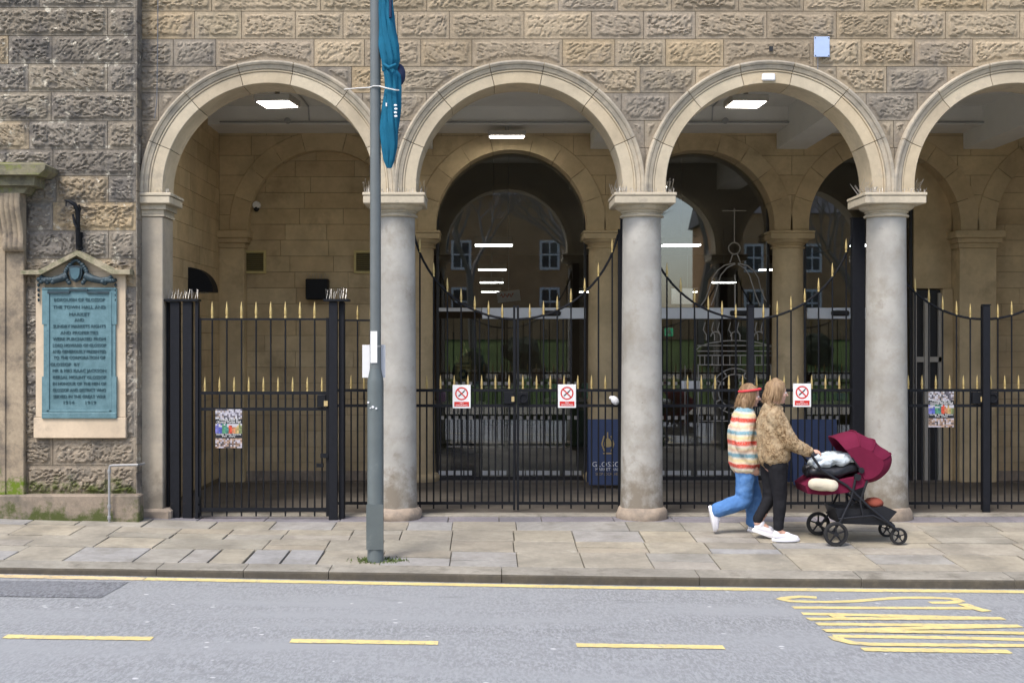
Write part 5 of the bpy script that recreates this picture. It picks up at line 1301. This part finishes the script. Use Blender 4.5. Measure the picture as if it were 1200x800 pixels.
nt.links.new(fr.outputs[0], cr.inputs[0]); nt.links.new(mixc(nt, noisef(nt, 60, 3, .6, g.outputs['Object'], .5, 1.0), cr.outputs[0], (.75, .68, .6)), b.inputs['Base Color']); b.inputs['Roughness'].default_value = .95
bump(nt, b, noisef(nt, 90, 4, .7, g.outputs['Object']), .8, .01); M['stripe'] = m
M['jeans'] = flat_mat('light_blue_denim', (.085, .20, .44), .85, 0, .3, 12, .4, .1, stain=(.16, .30, .55), rng=(.5, .75))
M['leggings'] = flat_mat('black_legging_fabric', (.014, .014, .017), .8, 0, .3, 10, .2, .2)
M['trainer'] = flat_mat('white_trainer', (.78, .77, .82), .6, 0, .06, 20)
M['sole'] = flat_mat('trainer_sole', (.82, .81, .84), .6, 0, .05, 20)
M['headband'] = flat_mat('red_headband', (.6, .05, .06), .7)

def shoe(x, y, z, ang, s, parent, yaw=0):
    """a trainer, heel at (x, y, z), toe towards +x, tipped down by ang"""
    Rm = Matrix.Rotation(yaw, 3, 'Z') @ Matrix.Rotation(ang, 3, 'Y')
    def p(a, b_, c): return Vector((x, y, z))+Rm @ Vector((a, b_, c))*s
    mb = MB()
    chain(mb, [p(.03, 0, .055), p(.10, 0, .055), p(.17, 0, .042), p(.235, 0, .033)], [.042*s, .044*s, .040*s, .030*s], 14)
    cone(mb, p(.035, 0, .06), p(.045, 0, .105), .042*s, .043*s, 14); cone(mb, p(.05, 0, .085), p(.15, 0, .062), .036*s, .034*s)
    up = remesh(mb, .009, 2).build('shoe', M['trainer'], parent, smooth=70)
    mb = MB(); out = []; 
    for i in range(24):
        a = 2*math.pi*i/24; ca, sa = math.cos(a), math.sin(a); out.append((.128+.148*ca, .049*sa*(1-.12*ca*ca)))
    lay = [(.96, 0), (1.0, .012), (1.0, .028), (.95, .034)]; vs = [p(.128+(a-.128)*q, b_*q, h) for q, h in lay for a, b_ in out]
    fs = [tuple(range(23, -1, -1)), tuple(range(72, 96))]+[(k*24+i, k*24+(i+1) % 24, k*24+24+(i+1) % 24, k*24+24+i) for k in range(3) for i in range(24)]
    mb.add(vs, fs); mb.build('sole', M['sole'], up, smooth=40)
    mb = MB()
    for k in range(4): mb.tube([p(.085+.022*k, -.026, .098-.010*k), p(.089+.022*k, 0, .108-.011*k), p(.085+.022*k, .026, .098-.010*k)], .004*s, 5)
    mb.build('laces', M['label_white'], up)
def strands(mb, p, s, n, seedv, length, tail=None):
    rnd = random.Random(seedv)
    for i in range(n):
        th = rnd.uniform(-2.3, 2.3); t0 = rnd.uniform(.15, .9); pts = []
        L = length*rnd.uniform(.7, 1.1)
        for k in range(6):
            ph = t0+(1.75-t0)*min(1, k/3)
            if k <= 3: q = (-.026-.110*math.sin(ph)*math.cos(th), .092*math.sin(ph)*math.sin(th), .040+.100*math.cos(ph))
            else: q = (q[0]-.008+rnd.uniform(-.012, .006), q[1]*.98+rnd.uniform(-.008, .008), q[2]-L/2)
            pts.append(p(*q))
        r = rnd.uniform(.003, .006)*s; mb.tube(pts, [r, r, r, r, r*.8, r*.25], 4)
def hair_shell(p, Rc, s, extra=()):
    mb = MB(); mb.ell(p(-.022, 0, .040), (.104*s, .086*s, .094*s)); mb.ell(p(-.055, 0, .0), (.072*s, .084*s, .095*s))
    for a, b_, ra, rb in extra: cone(mb, a, b_, ra, rb)
    return roughen(remesh(mb, .010, 2), .006, 30, .004, 70, (1, 1, .35))

# --- woman in the tan teddy coat pushing the pushchair
YW = -1.08; kW = SC(YW)
def wx(px): return PX(px, YW)
def wz(py): return PZ(py, YW)
gz = zpave(3.0, YW)
wm = thing('person', 'woman in a tan fleecy coat, black leggings and white trainers pushing the pushchair', 'person', (wx(908), YW, gz), 'two women walking past the arches')
hc = Vector((wx(911), YW-.01, wz(460)))
neck = Vector((wx(905), YW, wz(477))); chest = Vector((wx(906), YW, wz(500))); hip = Vector((wx(908), YW, wz(541)))
mb = MB(); hp = head_prims(mb, hc, 0, R(4), 1.0)
chain(mb, [hc+Vector((-.022, 0, -.06)), neck+Vector((.0, 0, -.02))], [.052, .058]); chain(mb, [neck+Vector((0, 0, -.06)), chest, Vector((wx(906), YW, wz(522))), hip], [.085, .12, .105, .13])
SH = {}
for s in (-1, 1):       # -1 is the near (camera) side
    sh = Vector((wx(905), YW+s*.155, wz(487))); el = Vector((wx(921), YW+s*.20, wz(517))); wr = Vector((wx(943), YW+s*.19, wz(527.5)))
    SH[s] = (sh, el, wr); chain(mb, [chest+Vector((0, s*.1, .1)), sh, el, wr], [.06, .055, .042, .029]); hand_prims(mb, wr, (1, 0, .05), (0, -s, .45), (0.1, 0, 1), .95, .95)
# legs: near one carries the weight, far one pushes off behind
LEG = [(-1, [(wx(909), YW-.085, wz(545)), (wx(912), YW-.08, wz(583)), (wx(910), YW-.08, wz(621))]), (1, [(wx(904), YW+.085, wz(545)), (wx(905), YW+.08, wz(583)), (wx(890), YW+.08, wz(613))])]
for s, L in LEG: chain(mb, L, [.088, .062, .044]); cone(mb, L[2], Vector(L[2])+Vector((.09, 0, -.045 if s < 0 else -.055)), .042, .03)
remesh(mb, .0075, 2).build('body', M['skin'], wm, smooth=80)
eyes(hp, 1.0, wm)
mb = MB(); cone(mb, hip+Vector((-.01, -.04, .03)), hip+Vector((-.01, .04, .03)), .135, .135)
for s, L in LEG: chain(mb, [Vector(L[0])+Vector((0, 0, .02)), L[1], Vector(L[2])+Vector((0, 0, .035))], [.108, .072, .054])
roughen(remesh(mb, .010, 3), .006, 9, .003, 28).build('leggings', M['leggings'], wm, smooth=80)
mb = MB(); chain(mb, [neck+Vector((-.005, 0, -.045)), Vector((wx(905), YW, wz(495))), Vector((wx(905), YW, wz(515))), Vector((wx(906), YW, wz(533)))], [.11, .165, .165, .165])
for dy in (-.07, .07): chain(mb, [Vector((wx(905), YW+dy, wz(492))), Vector((wx(906), YW+dy, wz(515))), Vector((wx(907), YW+dy, wz(531)))], [.135, .15, .155])
chain(mb, [neck+Vector((-.04, -.03, .0)), neck+Vector((.05, -.02, -.02))], [.07, .06])
for s in (-1, 1): sh, el, wr = SH[s]; chain(mb, [sh, el, wr+Vector((-.015, 0, .005))], [.098, .082, .062])
roughen(remesh(mb, .011, 2), .010, 14, .007, 45).build('coat', M['teddy'], wm, smooth=80)
for s, L in LEG:
    if s < 0: shoe(L[2][0]-.05, L[2][1], gz+.001, 0, 1.0, wm)
    else: shoe(L[2][0]-.045, L[2][1], zpave(2.9, YW+.08)+.075, R(20), 1.0, wm)
hs = hair_shell(hp, None, 1.0, [(hp(-.06, 0, .02), hp(-.10, .0, -.06), .07, .055), (hp(-.09, -.03, -.05), hp(-.085, -.05, -.17), .045, .028), (hp(-.09, .03, -.05), hp(-.085, .05, -.17), .045, .028), (hp(.045, 0, .105), hp(-.03, 0, .118), .022, .04)])
strands(hs, hp, 1.0, 190, 5, .13); hs.build('hair', M['hair1'], wm, smooth=80)

# --- woman behind in the striped jumper, back leg lifted in mid stride
YR = -.72; kR = SC(YR)
def rx_(px): return PX(px, YR)
def rz_(py): return PZ(py, YR)
gr = zpave(2.8, YR)
rm_ = thing('person', 'woman in a red and cream striped jumper and blue jeans, back leg lifted', 'person', (rx_(884), YR, gr), 'two women walking past the arches')
hc = Vector((rx_(880), YR, rz_(464))); neck = Vector((rx_(874), YR, rz_(480))); chest = Vector((rx_(872), YR, rz_(503))); hip = Vector((rx_(875), YR, rz_(549)))
mb = MB(); hp2 = head_prims(mb, hc, R(-6), R(8), .98)
chain(mb, [hc+Vector((-.022, 0, -.06)), neck+Vector((0, 0, -.02))], [.05, .056]); chain(mb, [neck+Vector((0, 0, -.06)), chest, Vector((rx_(873), YR, rz_(525))), hip], [.085, .12, .11, .13])
SH2 = {}
for s in (-1, 1):
    sh = Vector((rx_(872), YR+s*.16, rz_(490))); el = Vector((rx_(866 if s < 0 else 878), YR+s*.21, rz_(518))); wr = Vector((rx_(877 if s < 0 else 897), YR+s*.20, rz_(541 if s < 0 else 536)))
    SH2[s] = (sh, el, wr); chain(mb, [chest+Vector((0, s*.1, .1)), sh, el, wr], [.06, .055, .042, .029]); d_ = (wr-el).normalized(); hand_prims(mb, wr, d_, (.7, 0, .3), (0, s, .2), .7, .95)
LEG2 = [(1, [(rx_(877), YR+.085, rz_(552)), (rx_(885), YR+.08, rz_(584)), (rx_(885), YR+.08, rz_(615))]), (-1, [(rx_(872), YR-.085, rz_(552)), (rx_(870), YR-.08, rz_(585)), (rx_(838), YR-.08, rz_(597))])]
for s, L in LEG2: chain(mb, L, [.088, .062, .044])
cone(mb, LEG2[0][1][2], Vector(LEG2[0][1][2])+Vector((.09, 0, -.04)), .042, .03); cone(mb, LEG2[1][1][2], Vector(LEG2[1][1][2])+Vector((-.02, 0, -.09)), .042, .03)
remesh(mb, .0075, 2).build('body', M['skin'], rm_, smooth=80); eyes(hp2, .98, rm_)
mb = MB(); cone(mb, hip+Vector((0, -.04, .03)), hip+Vector((0, .04, .03)), .135, .135)
for s, L in LEG2:
    e_ = Vector(L[2])+(Vector((0, 0, .03)) if s > 0 else (Vector(L[1])-Vector(L[2])).normalized()*.02); chain(mb, [Vector(L[0])+Vector((0, 0, .02)), L[1], e_], [.112, .092, .082])
roughen(remesh(mb, .010, 2), .014, 8, .005, 24).build('jeans', M['jeans'], rm_, smooth=80)
mb = MB()
for dy in (-.075, 0, .075): chain(mb, [Vector((rx_(872), YR+dy, rz_(488))), Vector((rx_(871), YR+dy, rz_(505))), Vector((rx_(872), YR+dy, rz_(525))), Vector((rx_(873), YR+dy, rz_(542)))], [.105 if dy else .13, .155, .16, .16])
chain(mb, [neck+Vector((0, 0, -.02)), neck+Vector((0, 0, -.08))], [.085, .12])
for s in (-1, 1): sh, el, wr = SH2[s]; chain(mb, [sh, el, wr+(el-wr).normalized()*.02], [.10, .088, .066])
roughen(remesh(mb, .011, 2), .010, 11, .004, 40).build('jumper', M['stripe'], rm_, smooth=80)
L = LEG2[0][1]; shoe(L[2][0]-.05, L[2][1], gr+.002, 0, .98, rm_); L = LEG2[1][1]; shoe(L[2][0]-.085, L[2][1], L[2][2]+.035, R(78), .98, rm_)
hs = hair_shell(hp2, None, .98, [(hp2(-.06, 0, .0), hp2(-.085, 0, -.10), .075, .06), (hp2(-.06, -.05, -.06), hp2(-.055, -.06, -.16), .05, .035), (hp2(-.06, .05, -.06), hp2(-.055, .06, -.16), .05, .035)])
strands(hs, hp2, .98, 190, 6, .17); hs.build('hair', M['hair2'], rm_, smooth=80)
mb = MB(); pts = [hp2(.055*math.cos(R(a))*1.05-.012+.0, 0, 0)+Vector((0, 0, 0)) for a in ()]
pts = []
for i in range(25):
    a = 2*math.pi*i/24; pts.append(hp2(-.022+.112*math.cos(a), .094*math.sin(a), .062+.03*math.cos(a)))
mb.tube(pts, .014, 8); mb.build('headband', M['headband'], rm_, smooth=60)

# --- pushchair
YP = -1.10
def qx(px): return PX(px, YP)
def qz(py): return PZ(py, YP)
M['burgundy'] = flat_mat('burgundy_canvas', (.14, .012, .038), .85, 0, .2, 10, .3, .15)
M['tyre'] = flat_mat('black_rubber', (.02, .02, .021), .8, 0, .2, 20)
M['chassis'] = flat_mat('black_pram_frame', (.022, .023, .028), .4, .3, .2, 20)
M['cream'] = flat_mat('cream_bag', (.60, .54, .42), .85, 0, .1, 12, .3, .1)
M['blanket'] = flat_mat('pale_blue_blanket', (.52, .58, .62), .9, 0, .2, 9, .4, .1)
pr = thing('pushchair', 'burgundy hooded pushchair with black frame and small black wheels', 'pushchair', (qx(1008), YP, zpave(4, YP)))
HW = .235
# hood: a folded canopy of four gores about its pivot
px_, pz_ = qx(1001), qz(548)
prof = []
angs = [126, 108, 88, 66, 45, 25, 5, -18, -44, -70]; rad = [.40, .40, .385, .355, .345, .40, .355, .27, .20, .15]
nw = 17; key = np.array(angs[::-1], float); rk = np.array(rad[::-1], float)
aa = np.linspace(126, -70, 40)
def hr(q):
    base = np.interp([q-9, q-4.5, q, q+4.5, q+9], key, rk).mean()
    seg = [126, 92, 59, 25]; sag = 0
    for u, v in zip(seg[:-1], seg[1:]):
        if v < q < u: sag = .016*math.sin(math.pi*(u-q)/(u-v))
    return base-sag
angs = aa.tolist(); rad = [hr(q) for q in angs]
vs = []
for a, r_ in zip(angs, rad):
    for i in range(nw):
        t = -1+2*i/(nw-1); w = HW*1.0*math.copysign(abs(t)**.75, t); e_ = (1-abs(t)**3.2*.36)
        vs.append((px_+r_*e_*math.cos(R(a)), YP+w, pz_+r_*e_*math.sin(R(a))))
inner_ = [(px_+(x-px_)*.955, YP+(y-YP)*.955, pz_+(z-pz_)*.955) for x, y, z in vs]
na = len(angs); fs = []
for k in range(na-1):
    for i in range(nw-1): a = k*nw+i; fs.append((a, a+1, a+nw+1, a+nw)); o_ = na*nw; fs.append((o_+a, o_+a+nw, o_+a+nw+1, o_+a+1))
per = [i for i in range(nw)]+[k*nw+nw-1 for k in range(1, na)]+[(na-1)*nw+i for i in range(nw-2, -1, -1)]+[k*nw for k in range(na-2, 0, -1)]
for i in range(len(per)): a, b_ = per[i], per[(i+1) % len(per)]; fs.append((a, b_, na*nw+b_, na*nw+a))
mb = MB(); mb.add(vs+inner_, fs)
for s in (-1, 1):     # side cheeks
    side_ = [(vs[k*nw+(0 if s < 0 else nw-1)]) for k in range(na)]; c_ = (px_, YP+s*HW*.98, pz_-.02); o_ = len(mb.v)
    mb.v += [c_]+[(x, YP+s*HW, z) for x, y, z in side_]; 
    for k in range(na-1): mb.f.append((o_, o_+1+k, o_+2+k)); mb.m.append(0)
mb.build('hood', M['burgundy'], pr, smooth=50)
mb = MB()
for a, r_ in ((126, hr(126)+.003), (92, hr(92)+.003), (59, hr(59)+.003), (25, hr(25)+.003)):
    mb.tube([(px_+r_*(1-abs(t)**3.2*.36)*math.cos(R(a)), YP+HW*1.01*math.copysign(abs(t)**.75, t), pz_+r_*(1-abs(t)**3.2*.36)*math.sin(R(a))) for t in np.linspace(-1, 1, 15)], .007, 6)
mb.build('hood_rib', M['burgundy'], pr, smooth=60)
for s in (-1, 1):
    mb = MB(); mb.lathe((px_, YP+s*(HW+.012)-.01, pz_), [(.03, 0), (.03, .02)], 14, axis='y'); mb.tube([(px_, YP+s*(HW+.006), pz_), (px_+.16*math.cos(R(126)), YP+s*(HW+.006), pz_+.16*math.sin(R(126)))], .008, 6); mb.build('hood_hinge', M['chassis'], pr, smooth=40)
# seat unit: a shell that lies back, with padding, bumper bar and blanket
mb = MB(); pr_ = [(937, 566), (940, 575), (960, 577), (985, 574), (1008, 566), (1016, 548), (1006, 546), (996, 556), (975, 560), (950, 557)]
P = [(qx(a), qz(b_)) for a, b_ in pr_]; mb.prism(P, YP-HW*.95, YP+HW*.95); mb.build('seat', M['burgundy'], pr)
mb = MB(); chain(mb, [(qx(948), YP, qz(553)), (qx(975), YP, qz(553)), (qx(1000), YP, qz(546))], [.06, .07, .05]); 
for dy in (-.13, .13): chain(mb, [(qx(950), YP+dy, qz(551)), (qx(975), YP+dy, qz(552)), (qx(1000), YP+dy, qz(545))], [.06, .07, .05])
roughen(remesh(mb, .012, 2), .012, 12).build('padding', M['chassis'], pr, smooth=80)
bl = MB()
for dy in (-.15, -.05, .06, .15): chain(bl, [(qx(955), YP+dy, qz(543)), (qx(972), YP+dy, qz(537)), (qx(992), YP+dy, qz(536))], [.045, .062, .05])
o = roughen(remesh(bl, .009, 1), .020, 12, .010, 30).build('blanket', M['blanket'], None, smooth=80); tag(o, 'crumpled pale blue blanket lying in the pushchair seat', 'blanket')
# baby head just visible under the hood
mb = MB(); hb = head_prims(mb, (qx(1001), YP, qz(538)), R(180), R(20), .62); chain(mb, [(qx(1000), YP, qz(541)), (qx(996), YP, qz(546))], [.045, .06])
bb = thing('person', 'baby lying under the burgundy hood of the pushchair, only the head showing', 'person', (qx(1000), YP, qz(546)))
remesh(mb, .006, 2).build('body', M['skin'], bb, smooth=80); eyes(hb, .62, bb)
mb = MB(); mb.ell((qx(1004), YP, qz(534)), (.062, .058, .052)); mb.build('hat', M['cream'], bb, smooth=80)
# frame
mb = MB()
for s in (-1, 1):
    y = YP+s*HW
    mb.tube([(qx(945), y, qz(532)), (qx(956), y, qz(548)), (qx(985), y, qz(566)), (qx(1010), y, qz(590)), (qx(1044), y, qz(618))], .014, 8)
    mb.tube([(qx(996), y, qz(552)), (qx(990), y, qz(580)), (qx(978), y, qz(606)), (qx(968), y, qz(620))], .013, 8)
    mb.tube([(qx(975), y, qz(604)), (qx(1015), y, qz(600)), (qx(1040), y, qz(612))], .010, 8)
    mb.tube([(qx(1008), y, qz(560)), (qx(1000), y, qz(584)), (qx(1004), y, qz(602))], .012, 8)
    mb.lathe((qx(997), y-.02, qz(556)), [(.035, 0), (.035, .04)], 14, axis='y')
mb.tube([(qx(968), YP-HW, qz(620)), (qx(968), YP+HW, qz(620))], .012, 8); mb.tube([(qx(1044), YP-HW, qz(617)), (qx(1044), YP+HW, qz(617))], .012, 8); mb.tube([(qx(1010), YP-HW, qz(590)), (qx(1010), YP+HW, qz(590))], .011, 8)
mb.build('frame', M['chassis'], pr, smooth=60)
mb = MB(); mb.tube([(qx(945), YP-HW, qz(532)), (qx(947), YP-HW*.9, qz(528.5)), (qx(952), YP, qz(527.5)), (qx(947), YP+HW*.9, qz(528.5)), (qx(945), YP+HW, qz(532))], .016, 10); mb.build('handlebar', M['tyre'], pr, smooth=60)
mb = MB(); bk = [(972, 592), (978, 610), (1030, 612), (1044, 596), (1030, 590), (1000, 594)]; mb.prism([(qx(a), qz(b_)) for a, b_ in bk], YP-HW*.85, YP+HW*.85); mb.build('basket', M['chassis'], pr)
def wheel(px, y, r, par):
    x = qx(px); z = zpave(x, y)+r+.001
    mb = MB(); mb.lathe((x, y, z), [(r*.80, -.022), (r*.94, -.022), (r, -.012), (r, .012), (r*.94, .022), (r*.80, .022), (r*.80, -.022)], 28, axis='y', cap=False); w = mb.build('wheel', M['tyre'], par, smooth=40)
    mb = MB(); mb.lathe((x, y, z), [(r*.72, -.015), (r*.81, -.015), (r*.81, .015), (r*.72, .015), (r*.72, -.015)], 28, axis='y', cap=False); mb.lathe((x, y, z), [(r*.2, -.025), (r*.2, .025)], 14, axis='y')
    for i in range(5):
        a = 2*math.pi*i/5+.3; mb.obox((x+r*.46*math.cos(a), y, z+r*.46*math.sin(a)), (r*.3*math.cos(a), 0, r*.3*math.sin(a)), (0, .008, 0), (-r*.06*math.sin(a), 0, r*.06*math.cos(a)))
    mb.build('rim', M['chassis'], w, smooth=30)
for s in (-1, 1):
    y = YP+s*(HW+.035); wheel(967+(4 if s < 0 else 0), y, .125, pr); wheel(1046, YP+s*HW*.8, .088, pr)
# a bag hung from the handle and things in the basket
mb = MB(); chain(mb, [(qx(946), YP-HW-.05, qz(563)), (qx(966), YP-HW-.05, qz(565))], [.06, .065]); mb2 = roughen(remesh(mb, .01, 2), .012, 12)
o = mb2.build('cream_bag', M['cream'], None, smooth=80); tag(o, 'soft cream bag hanging at the side of the pushchair seat', 'bag')
mb = MB(); mb.ell((qx(1022), YP-.05, qz(588)), (.10, .13, .055)); o = roughen(mb, .014, 12).build('folded_cloth', flat_mat('rust_cloth', (.22, .05, .03), .85, 0, .2, 10, .3), None, smooth=80); tag(o, 'rust red cloth bundle in the basket under the pushchair', 'cloth')

# ================================================================== ACROSS THE STREET (behind the camera, seen in the glass)
xs2 = np.linspace(-60, 60, 25)
sheet('far_pavement', xs2, [-10.8, -15.5], lambda x, y: .0, M['flag'])
M['grass'] = flat_mat('lawn_grass', (.075, .115, .035), .95, 0, .4, 1.2, .3, .1)
sheet('grass_bank', xs2, np.linspace(-90, -15.5, 14), lambda x, y: .0+min(2.4, max(0, (-15.5-y)*.19))-.002, M['grass'])
M['terrace'] = stone_mat('terrace_stone', [(.50, .31, .16), (.54, .34, .18)], bmp=.3, scale=8)
M['slate_roof'] = flat_mat('slate_roof', (.09, .09, .10), .7, 0, .2, 4)
M['dark_glass'] = flat_mat('dark_window_glass', (.05, .058, .066), .08, 0, .1, 3)
M['hedge'] = flat_mat('dark_hedge', (.05, .06, .03), .9, 0, .5, 3)
mb = MB(); mb.box(-30, 5.8, -27.6, -26.9, 2.0, 3.25, bev=.1); mb.box(7.0, 30, -27.6, -26.9, 2.0, 3.1, bev=.1); tag(mb.build('stone_wall', M['terrace']), 'low stone garden wall along the top of the grass bank opposite', 'wall')
rnd = random.Random(44)
for i in range(12):
    x, y = -11+i*2.1+rnd.uniform(-.6, .6), rnd.uniform(-25.5, -19); mb = MB()
    for k in range(5): mb.ell((x+rnd.uniform(-.4, .4), y+rnd.uniform(-.3, .3), min(2.4, (-15.5-y)*.19)+rnd.uniform(.2, .8)), (rnd.uniform(.3, .6), .4, rnd.uniform(.3, .6)), nu=9, nv=6)
    o = roughen(remesh(mb, .09, 0), .18, 3).build('shrub', M['hedge'], None); tag(o, 'dark rounded shrub on the grass bank across the street', 'shrub', 'shrubs on the bank opposite'); o['label'] = 'dark rounded shrub number %s from the left on the grass bank opposite' % ['one','two','three','four','five','six','seven','eight','nine','ten','eleven','twelve'][i]
sheet('park_path', np.linspace(-40, 40, 9), [-20.6, -19.4], lambda x, y: min(2.4, (-15.5-y)*.19)+.01, M['flag'])
def house(x0, x1, y0, zt, label, wins):
    t = thing('stone_house', label, 'house', ((x0+x1)/2, y0-4, 2.35), 'houses across the street')
    mb = MB(); mb.box(x0, x1, y0-8, y0, 1.8, zt); mb.build('wall', M['terrace'], t)
    mb = MB(); mb.add([(x0-.2, y0+.3, zt), (x1+.2, y0+.3, zt), (x1+.2, y0-4, zt+2.6), (x0-.2, y0-4, zt+2.6), (x0-.2, y0-8.3, zt), (x1+.2, y0-8.3, zt)], [(0, 1, 2, 3), (3, 2, 5, 4), (0, 3, 4), (1, 5, 2), (0, 4, 5, 1)]); mb.build('roof', M['slate_roof'], t)
    for x in wins:
        for z in (3.3, 5.4):
            mb = MB(); mb.box(x-.37, x+.37, y0+.005, y0+.03, z-.02, z+1.12); w = mb.build('window', M['dark_glass'], t)
            mb = MB(); 
            for (a, b_, c, e_) in ((-.45, -.34, -.12, 1.2), (.34, .45, -.12, 1.2), (-.34, .34, -.12, .0), (-.34, .34, 1.09, 1.2), (-.34, .34, .52, .60), (-.03, .03, .0, .52), (-.03, .03, .60, 1.09)): mb.box(x+a, x+b_, y0+.006, y0+.06, z+c, z+e_)
            mb.build('frame', M['label_white'], w)
house(-9, 7.6, -31, 8.6, 'brown stone terrace house with white sash windows facing the arches', [-7, -4.3, -1.2, 2.75, 5.6])
house(10.8, 24, -33, 8.0, 'second brown stone terrace house with white sash windows along the street', [12.3, 15, 18, 21])
house(-26, -11.5, -33, 7.4, 'third brown stone terrace house at the left end of the street', [-24, -20, -16, -13])
M['bark'] = flat_mat('grey_bark', (.26, .22, .18), .9, 0, .3, 8)
def bare_tree(x, y, z, h, seedv, label):
    rnd = random.Random(seedv); t = thing('bare_tree', label, 'tree', (x, y, z), 'bare trees across the street'); tk, br = MB(), MB()
    def grow(mb, p, dr, L, r, lv):
        q = p+dr*L*.5+Vector((rnd.uniform(-.05, .05), rnd.uniform(-.05, .05), 0))*L; e_ = q+(dr+Vector((rnd.uniform(-.25, .25), rnd.uniform(-.25, .25), .12))).normalized()*L*.5
        mb.tube([p, q, e_], [r, r*.85, r*.68], 5 if lv < 3 else 3, cap=False)
        if lv >= 6: return
        for i in range(3 if lv < 5 else 2):
            nd = (dr+Vector((rnd.uniform(-1, 1), rnd.uniform(-1, 1), rnd.uniform(-.25, .7)))*.75).normalized(); grow(br, e_ if i else q.lerp(e_, .6), nd, L*rnd.uniform(.62, .82), r*.6, lv+1)
    grow(tk, Vector((x, y, z)), Vector((0, 0, 1)), h*.3, h*.018, 0); tk.build('trunk', M['bark'], t, recalc=False); br.build('crown', M['bark'], t, recalc=False)
bare_tree(-3.4, -21, 1.0, 11, 12, 'bare wide tree on the grass bank opposite the first arch'); bare_tree(3.4, -23, 1.4, 10, 15, 'bare forked tree on the grass bank opposite the third arch'); bare_tree(-.6, -25, 1.8, 10, 3, 'bare branching tree on the grass bank opposite the second arch'); bare_tree(8.6, -26, 1.9, 11, 5, 'bare tall tree on the grass bank between the two houses'); bare_tree(14, -22, 1.2, 9, 8, 'bare spreading tree on the grass bank before the second house')
